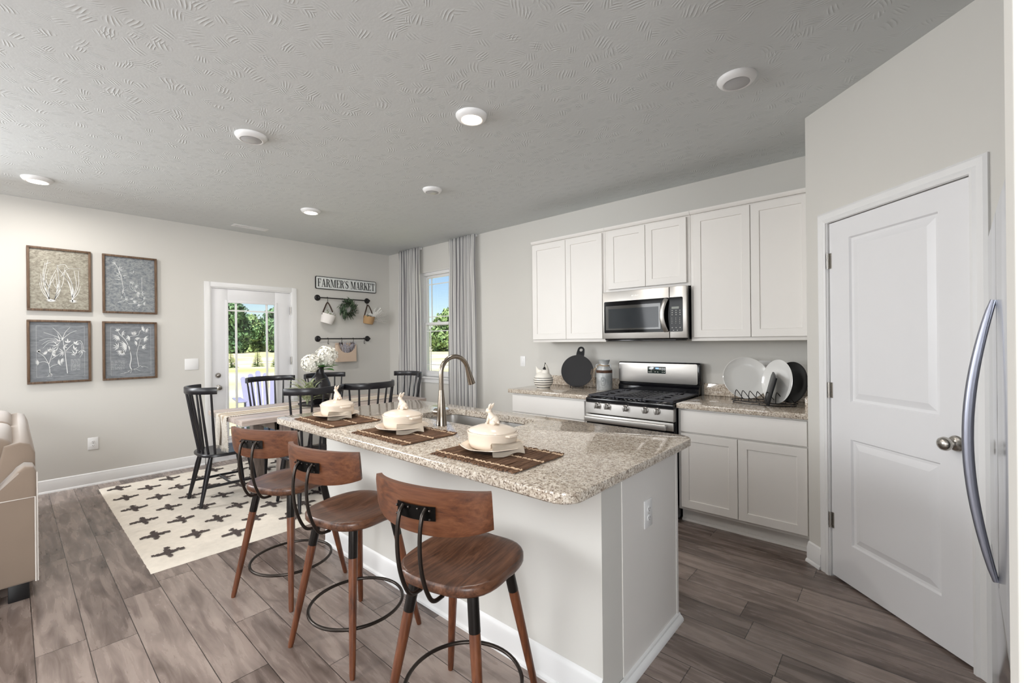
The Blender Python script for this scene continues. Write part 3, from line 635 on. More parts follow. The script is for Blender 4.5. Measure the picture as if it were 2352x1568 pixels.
def microwave():
    X0, X1, Z0, Z1, yf = 4.048, 4.808, 1.408, 1.830, -.400
    t = thing('microwave_oven', 'stainless over the range microwave with black window and curved handle', 'microwave', (4.43, -.2, Z0))
    g = G(); g.box(X0+.004, X1-.004, yf+.035, -.003, Z0-.012, Z1-.002, .003); g.box(X0+.03, X1-.1, -.36, -.12, Z0-.022, Z0-.008, .004); g.obj('microwave_body', 'blackenamel', t, True)
    xs = 4.668
    g = G(); g.box(X0, xs-.002, yf, yf+.038, Z0, Z1, .004); g.obj('door', 'steel', t, True); 
    dr = bpy.data.objects[-1] if False else None
    g = G(); g.box(xs+.002, X1, yf, yf+.038, Z0, Z1, .004); g.obj('control_side', 'steel', t, True)
    g = G(); g.prism(rrect(X0+.018, xs-.002, Z0+.052, Z1-.088, .010, 4), lambda u, v, d: (u, d, v), yf-.003, yf+.002); w = g.obj('door_glass', 'blackglass', t, True, 25)
    g = G(); g.box(X0+.034, xs-.075, yf-.0038, yf-.0025, Z0+.078, Z1-.128); g.obj('window_border', plain('grey_glass_border', (56, 56, 54), .06, spec=.7), w, True)
    g = G(); g.box(X0+.062, xs-.092, yf-.0045, yf-.0035, Z0+.092, Z1-.155); g.obj('window', 'windowgrey', w, True)
    g = G(); g.prism(rrect(xs+.002, X1-.030, Z0+.052, Z1-.088, .010, 4), lambda u, v, d: (u, d, v), yf-.003, yf+.002); cp = g.obj('control_panel', 'blackglass', t, True, 25)
    g = G(); a = xs+.02
    for zr, n in ((.222, 3), (.205, 3), (.188, 3), (.160, 3), (.146, 3), (.132, 3), (.118, 3), (.082, 3), (.060, 2)):
        for k in range(n):
            x = a+.032*k+(.01 if n == 2 else 0); wd = .009 if zr > .18 or zr < .1 else .004; g.box(x, x+wd, yf-.0042, yf-.0028, Z0+zr, Z0+zr+.005)
    g.obj('button_marks', 'mark', cp, True, None)
    g = G(); g.box(a, a+.06, yf-.0042, yf-.0028, Z0+.238, Z0+.256); g.obj('display', plain('olive_display', (112, 116, 104), .2), cp, True)
    g = G(); P = []
    for k in range(15):
        u = k/14; z = Z0+.055+u*(Z1-Z0-.155); P.append((xs-.043+.022*math.sin(PI*u)*-1+.02, yf-.012-.038*math.sin(PI*u)**.7, z))
    g.tube(P, .019, 12, flat=.42, upv=(0, -1, 0)); g.obj('handle', 'steel', t, True)
    g = G()
    for k, wd in enumerate((.006, .004, .003, .003, .006, .003, .004, .002)): g.box(4.335+k*.009, 4.335+k*.009+wd, yf-.0008, yf+.001, Z1-.052, Z1-.043)
    g.tube([(4.36+.03*math.cos(a), yf-.0004, Z1-.044+.006*math.sin(a)) for a in [2.4+k*.35 for k in range(12)]], .0006, 4); g.obj('maker_mark', 'chrome', t, True, None)
microwave()

# ------------------------------------------------------------------ island
def island():
    X0, X1 = 3.06, 5.25; yk, yw, yc = -2.52, -2.362, -1.79
    t = thing('kitchen_island', 'grey and white kitchen island with end panel behind the bar stools', 'island', ((X0+X1)/2, -2.2, 0))
    g = G(); g.box(X0, X1-.004, yk, yw, 0, .874); g.obj('knee_wall', 'wall', t, True, None)
    g = G(); g.box(X0+.02, X1-.02, yw, yc+.022, .10, .66); g.box(X0+.02, X1-.02, yw, yc-.06, 0, .10); g.box(X0+.02, 3.62, yw, yc+.022, .66, .874); g.box(4.50, X1-.02, yw, yc+.022, .66, .874); g.box(3.62, 4.5, yc-.02, yc+.022, .66, .874); g.obj('cabinet_body', 'cab', t, True, None)
    for k in range(4):
        a = X0+.03+k*(X1-X0-.06)/4; b = a+(X1-X0-.06)/4-.006; g = G(); g.box(a, b, yc+.022, yc+.041, .12, .86, .002); g.obj('door', 'cab', t, True)
    g = G(); g.box(X1-.018, X1, yw, yc, 0, .874); g.box(X1, X1+.006, yc-.022, yc, 0, .874, .002); g.obj('end_panel', 'cab', t, True, None)
    pr = [(0, 0), (.028, 0), (.027, .012), (.02, .02), (.012, .026), (.010, .034), (0, .036)]
    g = G(); g.prism(pr, lambda u, v, d: (X1+u, d, v), yk-.028, yc+.004); g.obj('base_shoe', 'trim', t, True)
    pb = [(0, 0), (.028, 0), (.027, .012), (.018, .02), (.017, .085), (.012, .1), (.009, .112), (0, .12)]
    g = G(); g.prism(pb, lambda u, v, d: (d, yk-u, v), X0, X1-.004); g.obj('baseboard', 'trim', t, True)
    g = G(); g.prism([(yk-.030, .874), (yk-.030, .856), (yk-.018, .842), (yw+.012, .842), (yw+.012, .874)], lambda u, v, d: (d, u, v), X0-.01, X1+.012, .002); g.obj('cap_trim', 'trim', t, True)
    # worktop with a sink cut-out
    ct = thing('island_countertop', 'long speckled granite island worktop with rounded corners', 'countertop', (4.16, -2.3, .876))
    a0, a1, b0, b1 = 3.0, 5.330, -2.852, -1.742; h0, h1, k0, k1 = 3.665, 4.465, -2.245, -1.870
    out = rrect(a0, a1, b0, b1, .085, 10); hole = rrect(h0, h1, k0, k1, .075, 8)
    g = G(); e = .006
    def ins(poly, d):
        cx, cy = sum(p[0] for p in poly)/len(poly), sum(p[1] for p in poly)/len(poly)
        res = []
        n = len(poly)
        for i in range(n):
            p, q = Vector(poly[i-1]), Vector(poly[(i+1) % n]); tt = (q-p).normalized(); nn = Vector((-tt.y, tt.x)); res.append((poly[i][0]+nn.x*d, poly[i][1]+nn.y*d))
        return res
    rings = []
    for poly, z in ((out, .876+e), (out, .914-e), (ins(out, e*.3), .914-e*.3), (ins(out, e), .914)): rings.append([g.v((*p, z)) for p in poly])
    for A, B in zip(rings, rings[1:]):
        for i in range(len(A)): g.face([A[i], A[(i+1) % len(A)], B[(i+1) % len(A)], B[i]])
    ht = [g.v((*p, .914)) for p in hole]; hb = [g.v((*p, .876)) for p in hole]; ob = [g.v((*p, .876)) for p in ins(out, e)]
    for i in range(len(hole)): g.face([ht[(i+1) % len(hole)], ht[i], hb[i], hb[(i+1) % len(hole)]])
    n = len(out)
    for i in range(n): g.face([ob[i], ob[(i+1) % n], rings[0][(i+1) % n], rings[0][i]])
    for A, B in ((rings[-1], ht), (ob, hb)):
        es = [g.b.edges.get((A[i], A[(i+1) % len(A)])) or g.b.edges.new((A[i], A[(i+1) % len(A)])) for i in range(len(A))]
        es += [g.b.edges.get((B[i], B[(i+1) % len(B)])) or g.b.edges.new((B[i], B[(i+1) % len(B)])) for i in range(len(B))]
        r = bmesh.ops.triangle_fill(g.b, use_beauty=True, edges=es)
        for f in r['geom']:
            if isinstance(f, bmesh.types.BMFace): f.smooth = False
    g.obj('counter_slab', 'granite', ct, True, 30)
    # sink
    s = thing('kitchen_sink', 'stainless double bowl undermount sink in the island worktop', 'sink', (4.06, -2.06, .68))
    def bowl(x0, x1):
        g = G(); prev = None
        for ins_, z in ((-.012, .875), (0, .872), (.004, .80), (.010, .735), (.030, .705), (.06, .698)):
            ring = [g.v((*p, z)) for p in rrect(x0+ins_, x1-ins_, k0-.004+ins_, k1+.004-ins_, max(.07-ins_*.3, .02), 6)]
            if prev:
                for i in range(len(ring)): g.face([prev[(i+1) % len(ring)], prev[i], ring[i], ring[(i+1) % len(ring)]])
            prev = ring
        g.face(prev); g.raw = True; b = g.obj('bowl', 'steel', s, True, 50)
        g = G(); g.lathe([(.045, 0), (.045, .004), (.03, .002), (.012, .003)], c=((x0+x1)/2, (k0+k1)/2, .6975), n=20); g.obj('drain', 'chrome', b, True)
    bowl(h0-.006, 4.118); bowl(4.138, h1+.006)
    g = G(); g.box(4.104, 4.152, k0-.02, k1+.02, .858, .866, .004); g.box(4.114, 4.142, k0-.02, k1+.02, .70, .862); g.obj('divider', 'steel', s, True)
    # faucet
    f = thing('faucet', 'tall brushed nickel gooseneck faucet behind the sink', 'faucet', (4.105, -2.345, .914))
    g = G(); g.lathe([(.031, 0), (.031, .004), (.0295, .008), (.027, .06), (.022, .12), (.0175, .17), (.0150, .205)], n=28); g.obj('faucet_body', 'nickel', f)
    D = Vector((.12, .99, 0)).normalized(); R = .095; pts = [(0, 0, .20), (0, 0, .27)]
    for k in range(17): a = PI-k/16*PI*.93; q = D*(R+R*math.cos(a)); pts.append((q.x, q.y, .30+R*math.sin(a)))
    g = G(); g.tube(pts, .0135, 16); g.obj('spout', 'nickel', f)
    e0 = Vector(pts[-1]); dn = (Vector(pts[-1])-Vector(pts[-2])).normalized(); g = G(); g.tube([e0-dn*.004, e0+dn*.02, e0+dn*.075, e0+dn*.10], [.0145, .0155, .021, .0225], 18); g.obj('spray_head', 'nickel', f)
    g = G(); g.tube([(-.015, 0, .075), (-.050, -.004, .075)], [.021, .021], 18); g.tube([(-.048, -.004, .075), (-.053, -.004, .075)], [.021, .017], 18)
    g.tube([(-.050, -.004, .075), (-.075, -.006, .078)], [.006, .005], 8); g.obj('handle', 'nickel', f)
island()

# ------------------------------------------------------------------ fridge
def fridge():
    t = thing('refrigerator', 'tall satin steel refrigerator with long bowed handle beside the pantry door', 'refrigerator', (6.292, -2.222, 0), math.radians(-4.0))
    g = G(); g.box(.07, .72, -.452, .452, .02, 1.735, .006); g.obj('fridge_body', plain('grey_fridge_side', (150, 150, 152), .5), t)
    for y0, y1 in ((-.455, -.003), (.003, .455)): g = G(); g.box(0, .065, y0, y1, .70, 1.74, .010, 4); g.obj('door', 'fridge', t)
    g = G(); g.box(0, .065, -.455, .455, .06, .692, .010, 4); g.obj('freezer_drawer', 'fridge', t)
    g = G(); P = []
    for k in range(25): u = k/24; P.append((-.004-.052*math.sin(PI*u)**.9, .022, .72+u*.775))
    g.tube(P, [.0065+.006*math.sin(PI*k/24)**.5 for k in range(25)], 14); g.obj('handle', 'handle', t)
    g = G(); g.box(.05, .60, -.44, .44, 0, .06); g.obj('plinth', 'dark', t)
fridge()

# ------------------------------------------------------------------ wall plates, ceiling fittings
def plate(name, label, cat, c, nrm, w, h, kind, group=None):
    c = Vector(c); n = Vector(nrm); q = n.to_track_quat('Z', 'Y').to_matrix().to_4x4(); mt = Matrix.Translation(c) @ q
    # local x: horizontal, y: vertical
    t = thing(name, label, cat, c, 0, group); g = G(); g.box(-w/2, w/2, -h/2, h/2, 0, .006, .003, 2, mt); g.obj('cover_plate', 'plate', t, True)
    if kind == 'outlet':
        for s in (-1, 1):
            g = G(); g.lathe([(.0165, .005), (.0165, .0085), (.015, .009)], (0, s*.0195, 0), 20, mtx=mt, sy=.86); f = g.obj('socket', 'plate', t, True)
            g = G(); g.box(-.0075, -.0050, s*.0195-.001, s*.0195+.007, .0086, .0094, mtx=mt); g.box(.0050, .0075, s*.0195-.001, s*.0195+.007, .0086, .0094, mtx=mt); g.cyl(mt @ Vector((0, s*.0195-.007, .0086)), mt @ Vector((0, s*.0195-.007, .0094)), .0025, n=8); g.obj('slots', 'dark', f, True, None)
        g = G(); g.cyl(mt @ Vector((0, 0, .005)), mt @ Vector((0, 0, .0075)), .003, n=8); g.obj('screw', 'chrome', t, True)
    elif kind == 'rocker':
        g = G(); g.box(-.0165, .0165, -.033, .033, .005, .010, .002, 2, mt); g.obj('rocker', 'plate', t, True)
    elif kind == 'blank':
        g = G(); g.box(-w/2+.006, w/2-.006, -h/2+.006, h/2-.006, .005, .0075, .002, 2, mt); g.obj('insert', 'plate', t, True)
plate('wall_plate', 'white rectangular plate left of the exterior door', 'wall plate', (0, -2.615, 1.171), (1, 0, 0), .13, .128, 'blank')
plate('wall_outlet', 'white outlet low on the left wall below the framed prints', 'outlet', (0, -3.443, .414), (1, 0, 0), .078, .122, 'outlet')
plate('wall_outlet', 'white outlet on the white end panel of the island', 'outlet', (5.25, -2.128, .630), (1, 0, 0), .078, .122, 'outlet')
plate('wall_outlet', 'white outlet above the granite counter behind the plate rack', 'outlet', (5.280, 0, 1.158), (0, -1, 0), .085, .125, 'outlet')
plate('light_switch', 'white rocker switch on the kitchen wall left of the wall cabinets', 'switch', (2.758, 0, 1.160), (0, -1, 0), .075, .120, 'rocker')
def lamp(label, x, y, lit, sc=1.0):
    t = thing('ceiling_light', label, 'ceiling light', (x, y, H), 0, 'round flush ceiling lights')
    g = G(); g.lathe([(.096*sc, 0), (.096*sc, -.006), (.086*sc, -.022), (.068*sc, -.030), (.062*sc, -.028)], n=40, cap1=False); g.obj('trim_ring', 'plate', t)
    g = G(); g.lathe([(.0615*sc, -.0285), (.04*sc, -.034), (.02*sc, -.0355), (.002, -.036)], n=36, cap0=False); g.obj('lens', 'lampglow' if lit else 'lens', t)
    if lit:
        l = bpy.data.lights.new('lamp_light', 'AREA'); l.shape = 'DISK'; l.size = .11; l.energy = 14; l.color = (1, .945, .885)
        o = bpy.data.objects.new('lamp_light', l); C.objects.link(o); o.parent = t; o.location = (0, 0, -.040)
lamp('lit round ceiling light above the island stools, nearest of the lit ones', 4.142, -2.117, 1)
lamp('unlit round ceiling light with grey lens, left above the living side', 2.875, -2.92, 0)
lamp('lit round ceiling light at the far left edge near the print wall', .775, -3.828, 1)
lamp('small unlit round ceiling light between the lit ones, toward the window', 2.928, -1.454, 0, .9)
lamp('lit round ceiling light above the dining table near the vent', 1.513, -1.915, 1)
lamp('large unlit round ceiling light in front of the wall cabinets and pantry', 5.455, -1.434, 0)
lamp('lit round ceiling light just above the top edge of the picture', 3.887, -3.786, 1)
def vent():
    t = thing('ceiling_vent', 'white slotted air vent in the ceiling by the exterior door', 'vent', (.33, -2.10, H)); g = G(); g.box(-.06, .06, -.185, .185, -.006, 0, .003); g.obj('vent_frame', 'plate', t)
    for s in (-1, 1): g = G(); g.box(-.032, .032, s*.085-.07, s*.085+.07, -.0075, -.0055); g.obj('vent_slots', plain('vent_grey', (150, 148, 146), .6) if s < 0 else 'plate', t)
    g = G()
    for k in range(6): x = -.03+k*.012; g.box(x-.002, x+.002, -.155, .155, -.0095, -.006)
    g.obj('louver', 'plate', t)
vent()

# ------------------------------------------------------------------ bar stools
def make_stool():
    t = thing('bar_stool', 'walnut and black metal counter stool with curved back, nearest of the three', 'bar stool', (4.895, -2.905, 0), math.radians(14), 'bar stools along the island')
    zt = .622
    def rad(a):        # rounded-square plan, slightly wider at the front
        c, s = math.cos(a), math.sin(a); k = (abs(c)**3+abs(s)**3)**(-1/3); return k*(.203 if s > 0 else .198)
    g = G(); n = 48; rings = []
    def z_top(x, y): return zt-.016*math.exp(-((x/.12)**2+((y+.02)/.11)**2))+.006*math.exp(-(x/.03)**2)*max(0, y/.2)
    for q, dz in ((.82, -.043), (.95, -.041), (1.0, -.030), (1.0, -.010), (.975, -.002), (.93, 0), (.75, 0), (.55, 0), (.35, 0), (.16, 0)):
        ring = []
        for j in range(n):
            a = 2*PI*j/n; r = rad(a)*q; x, y = r*math.cos(a), r*math.sin(a); ring.append(g.v((x, y, (z_top(x, y) if q < .99 and dz == 0 else zt+dz)-(0.0 if dz < 0 else 0))))
        rings.append(ring)
    for A, B in zip(rings, rings[1:]):
        for j in range(n): g.face([A[j], A[(j+1) % n], B[(j+1) % n], B[j]])
    g.face(rings[0][::-1]); g.face(rings[-1]); g.obj('seat', 'stoolwood', t, ang=50)
    for sx in (-1, 1):
        for sy in (-1, 1):
            a = Vector((sx*.118, sy*.118, .575)); b = Vector((sx*.206, sy*.206, 0)); f = lambda u: a+(b-a)*u
            g = G(); g.tube([f(.20), f(.24), f(.97), f(1)], [.0185, .019, .0125, .0105], 14); l = g.obj('leg', 'legwood', t)
            g = G(); g.tube([f(0), f(.20), f(.205)], [.0195, .0195, .0185], 14); g.tube([f(-.012), f(.006)], [.032, .032], 14); g.obj('leg_socket', 'blackmetal', l)
    g = G(); g.tube([(.212*math.cos(2*PI*k/56), .212*math.sin(2*PI*k/56), .160) for k in range(56)], .0075, 10, closed=True); g.obj('foot_ring', 'rodmetal', t)
    # back board, curved and leaning back
    g = G(); nu, nv = 28, 6; W = .228; front = []; back = []
    for i in range(nu+1):
        u = i/nu*2-1; x = W*math.sin(u*.95)/math.sin(.95); yc = -.232+.070*u*u
        zl = .792+.030*abs(u)**2.2; zh = .943-.006*u*u
        fr, bk = [], []
        for j in range(nv+1):
            z = zl+(zh-zl)*j/nv; lean = -.10*(z-.79); th = .013
            nx, ny = -math.sin(u*.6), math.cos(u*.6)
            ed = 1-.25*(1 if j in (0, nv) else 0)
            fr.append(g.v((x+nx*th*ed, yc+lean+ny*th*ed, z))); bk.append(g.v((x-nx*th*ed, yc+lean-ny*th*ed, z)))
        front.append(fr); back.append(bk)
    for i in range(nu):
        for j in range(nv): g.face([front[i][j], front[i+1][j], front[i+1][j+1], front[i][j+1]]); g.face([back[i][j+1], back[i+1][j+1], back[i+1][j], back[i][j]])
        for j, s in ((0, 1), (nv, -1)): g.face([front[i][j], back[i][j], back[i+1][j], front[i+1][j]])
    for i in (0, nu):
        for j in range(nv): g.face([front[i][j], front[i][j+1], back[i][j+1], back[i][j]])
    g.obj('backrest', 'stoolback', t, ang=45)
    g = G(); g.sheet(lambda u, v: ((u-.5)*.150, -.2615+.03*((u-.5)*.66)**2*4-.10*.08+.002, .848+.044*v), 8, 1); bmesh.ops.solidify(g.b, geom=g.b.faces[:], thickness=.006)
    br = g.obj('bracket', 'blackmetal', t)
    for x in (-.064, -.018, .018, .064):
        for z in (.857, .883):
            if abs(x) < .03 and z < .86: continue
            g = G(); g.sphere((x, -.2685, z), .0045, 8); g.obj('rivet', 'rodmetal', br)
    for sx in (-1, 1):
        x = sx*.044
        P = smooth([(x, -.262, .885), (x, -.280, .866), (x, -.291, .82), (x, -.292, .75), (x, -.280, .68), (x, -.254, .615), (x, -.226, .583), (x, -.18, .576)], 6)
        g = G(); g.tube(P, .0068, 10); g.obj('back_rod', 'rodmetal', t)
    return t
st = make_stool()
dup(st, (4.135, -2.90, 0), math.radians(12), 'walnut and black metal counter stool with curved back, middle of the three')
dup(st, (3.435, -2.915, 0), math.radians(22), 'walnut and black metal counter stool with curved back, farthest, beside the rug')

# ------------------------------------------------------------------ rug, dining table and chairs
def rug():
    t = thing('area_rug', 'cream wool rug with charcoal cross motifs under the dining table', 'rug', (1.45, -1.9, 0))
    x0, x1, y0, y1 = .24, 2.66, -3.43, -.36; rng = random.Random(3)
    g = G(); nx, ny = 60, 76
    top = lambda u, v: (x0+(x1-x0)*u+.0015*math.sin(v*170)*(1 if u in (0, 1) else 0), y0+(y1-y0)*v+.0015*math.sin(u*150)*(1 if v in (0, 1) else 0), (.0125+.003*noise.noise((u*40, v*50, 0)) if 0 < u < 1 and 0 < v < 1 else .001))
    g.sheet(top, nx, ny); g.obj('pile', 'rug', t, True, 180)
    g = G(); r = 0; y = y0+.13
    while y < y1-.05:
        x = x0+.17+(.2 if r % 2 else 0)
        while x < x1-.05:
            for hx, hy, m in ((.088, .019, 14), (.024, .080, 14)):
                for k in range(m):
                    jx = rng.uniform(-.010, .010); jy = rng.uniform(-.010, .010)
                    if hx > hy: a = -hx+2*hx*k/(m-1); w = hy*(1-.35*abs(a)/hx); q = (x+a, y+jy, .0085, w*rng.uniform(.7, 1.2))
                    else: a = -hy+2*hy*k/(m-1); w = hx*(1-.35*abs(a)/hy); q = (x+jx, y+a, w*rng.uniform(.7, 1.2), .0085)
                    z = .0168+rng.uniform(0, .002); v = [g.v((q[0]+sx*q[2], q[1]+sy*q[3], z)) for sx, sy in ((-1, -1), (1, -1), (1, 1), (-1, 1))]; g.face(v, False)
            x += .402
        y += .197; r += 1
    g.obj('cross_motifs', 'rugdark', t, True, None)
rug()
TX0, TX1, TY0, TY1, TZ = 1.10, 2.035, -2.735, -.86, .760
def table():
    t = thing('dining_table', 'long greyed oak dining table on the cream rug', 'table', ((TX0+TX1)/2, (TY0+TY1)/2, .015))
    g = G(); n = 5; w = (TX1-TX0)/n
    for k in range(n): g.box(TX0+k*w+.0005, TX0+(k+1)*w-.0005, TY0, TY1, TZ-.042, TZ, .0025)
    g.obj('tabletop', 'table', t, True)
    g = G(); g.box(TX0+.10, TX1-.10, TY0+.30, TY0+.33, TZ-.13, TZ-.042, .003); g.box(TX0+.10, TX1-.10, TY1-.33, TY1-.30, TZ-.13, TZ-.042, .003); g.box(TX0+.10, TX0+.13, TY0+.3, TY1-.3, TZ-.13, TZ-.042, .003); g.box(TX1-.13, TX1-.10, TY0+.3, TY1-.3, TZ-.13, TZ-.042, .003); g.obj('apron', 'tableleg', t, True)
    for x in (TX0+.135, TX1-.135):
        for y in (TY0+.38, TY1-.38): g = G(); g.box(x-.05, x+.05, y-.05, y+.05, .016, TZ-.042, .005); g.obj('leg', 'tableleg', t, True)
table()
def runner():
    t = thing('table_runner', 'pale woven table runner hanging over the near table end', 'table runner', ((TX0+TX1)/2, TY0, TZ))
    xc = (TX0+TX1)/2-.03; hw = .15; hang = .297; L = 1.84
    def P(u, v, sc=1.0, off=0):
        s = v*(L+hang)-hang; x = xc+(u-.5)*2*hw*sc+off
        if s < -.02:
            d = -s-.02; wob = .012*math.sin(u*9+d*6)*min(1, d*6); return (x*(1)+(u-.5)*-.02*min(1, d*3)+.02*d, TY0-.012-wob-.05*max(0, d-.25)*0+.0, TZ+.003-d)
        if s < .02: a = (s+.02)/.04*PI/2; return (x, TY0-.012+.012*(1-math.cos(a)), TZ-.010+.0135*math.sin(a)+.0)
        return (x, TY0+s-.02, TZ+.0035)
    g = G(); g.sheet(lambda u, v: P(u, v), 14, 90); g.mi = 1
    rng = random.Random(2)
    for o in (-.055, .055):
        def Q(u, v, o=o): p = P(.5+(u-.5)*.20, v, 1, o); return (p[0], p[1]-(.002 if p[2] < TZ-.01 else 0), p[2]+(.0015 if p[2] > TZ-.005 else 0))
        g.sheet(Q, 4, 90)
    g.obj('runner_cloth', ['runner', 'runnerstripe'], t, True, 180)
    g = G()
    for k in range(34):
        p = Vector(P(k/33, 0)); g.tube([p, p+Vector((rng.uniform(-.006, .006), rng.uniform(-.004, .004), -.035))], [.003, .0015], 5)
    for sd in (0, 1):
        for k in range(22):
            p = Vector(P(sd, k/110)); g.sphere(p, .006, 6)
    g.obj('fringe', 'runner', t, True)
runner()
def make_chair():
    t = thing('dining_chair', 'black spindle back chair at the near end of the table, facing it', 'chair', (1.475, -2.705, .016), 0, 'black spindle chairs around the table')
    g = G(); n = 40; rings = []
    def out(a, q):
        c, s = math.cos(a), math.sin(a); k = (abs(c)**3.4+abs(s)**3.4)**(-1/3.4); return (.222*k*c*q*(1+.05*s), .215*k*s*q)
    for q, z in ((.88, .405), (1, .412), (1.0, .428), (.97, .436), (.8, .434), (.4, .426), (.05, .425)): rings.append([g.v((*out(2*PI*j/n, q), z)) for j in range(n)])
    for A, B in zip(rings, rings[1:]):
        for j in range(n): g.face([A[j], A[(j+1) % n], B[(j+1) % n], B[j]])
    g.face(rings[0][::-1]); g.face(rings[-1]); g.obj('seat', 'chair', t, ang=50)
    for sx in (-1, 1):
        for sy in (-1, 1):
            a = Vector((sx*.15, sy*.145, .41)); b = Vector((sx*.188, -.232 if sy < 0 else .215, 0)); f = lambda u: a+(b-a)*u
            g = G(); g.tube([f(0), f(.25), f(.45), f(1)], [.016, .022, .020, .0125], 12); g.obj('leg', 'chair', t)
    for sx in (-1, 1): g = G(); g.tube([(sx*.172, -.19, .155), (sx*.172, 0, .158), (sx*.172, .185, .155)], [.009, .0125, .009], 10); g.obj('stretcher', 'chair', t)
    g = G(); g.tube([(-.17, 0, .158), (.17, 0, .158)], .009, 10); g.obj('stretcher', 'chair', t)
    tp = lambda u: Vector((.245*math.sin(u*1.15)/math.sin(1.15), -.282+.150*u*u, .985)); bt = lambda u: Vector((.185*math.sin(u*1.15)/math.sin(1.15), -.188+.085*u*u, .43))
    for k in range(7):
        u = -.9+1.8*k/6; g = G(); a, b = bt(u), tp(u); g.tube([a, a+(b-a)*.4, b], [.0095, .0105, .008], 10); g.obj('spindle', 'chair', t)
    g = G(); nu = 24; R = []
    for i in range(nu+1):
        u = i/nu*2-1; c = tp(u*1.04); tg = (tp(u+.02)-tp(u-.02)).normalized(); nn = Vector((-tg.y, tg.x, 0)); hgt = .058; th = .012
        sec = [(-th, -hgt/2+.006), (-th*.6, -hgt/2), (th*.6, -hgt/2), (th, -hgt/2+.006), (th, hgt/2-.006), (th*.6, hgt/2), (-th*.6, hgt/2), (-th, hgt/2-.006)]
        R.append([g.v(c+nn*a+Vector((0, -.0*b, b+.0))) for a, b in sec])
    for A, B in zip(R, R[1:]):
        for j in range(8): g.face([A[j], A[(j+1) % 8], B[(j+1) % 8], B[j]])
    g.face(R[0][::-1]); g.face(R[-1]); g.obj('crest_rail', 'chair', t, ang=50)
    return t
ch = make_chair(); gz = .016
dup(ch, (2.20, -2.26, gz), PI/2, 'black spindle back chair on the island side of the table, the nearer one')
dup(ch, (2.20, -1.74, gz), PI/2, 'black spindle back chair on the island side of the table, the farther one')
dup(ch, (.93, -2.06, gz), -PI/2, 'black spindle back chair in front of the glazed exterior door')
dup(ch, (.93, -1.44, gz), -PI/2, 'black spindle back chair on the far side, partly behind the black vase')
dup(ch, (1.47, -.86, gz), PI, 'black spindle back chair at the far table end by the curtain')

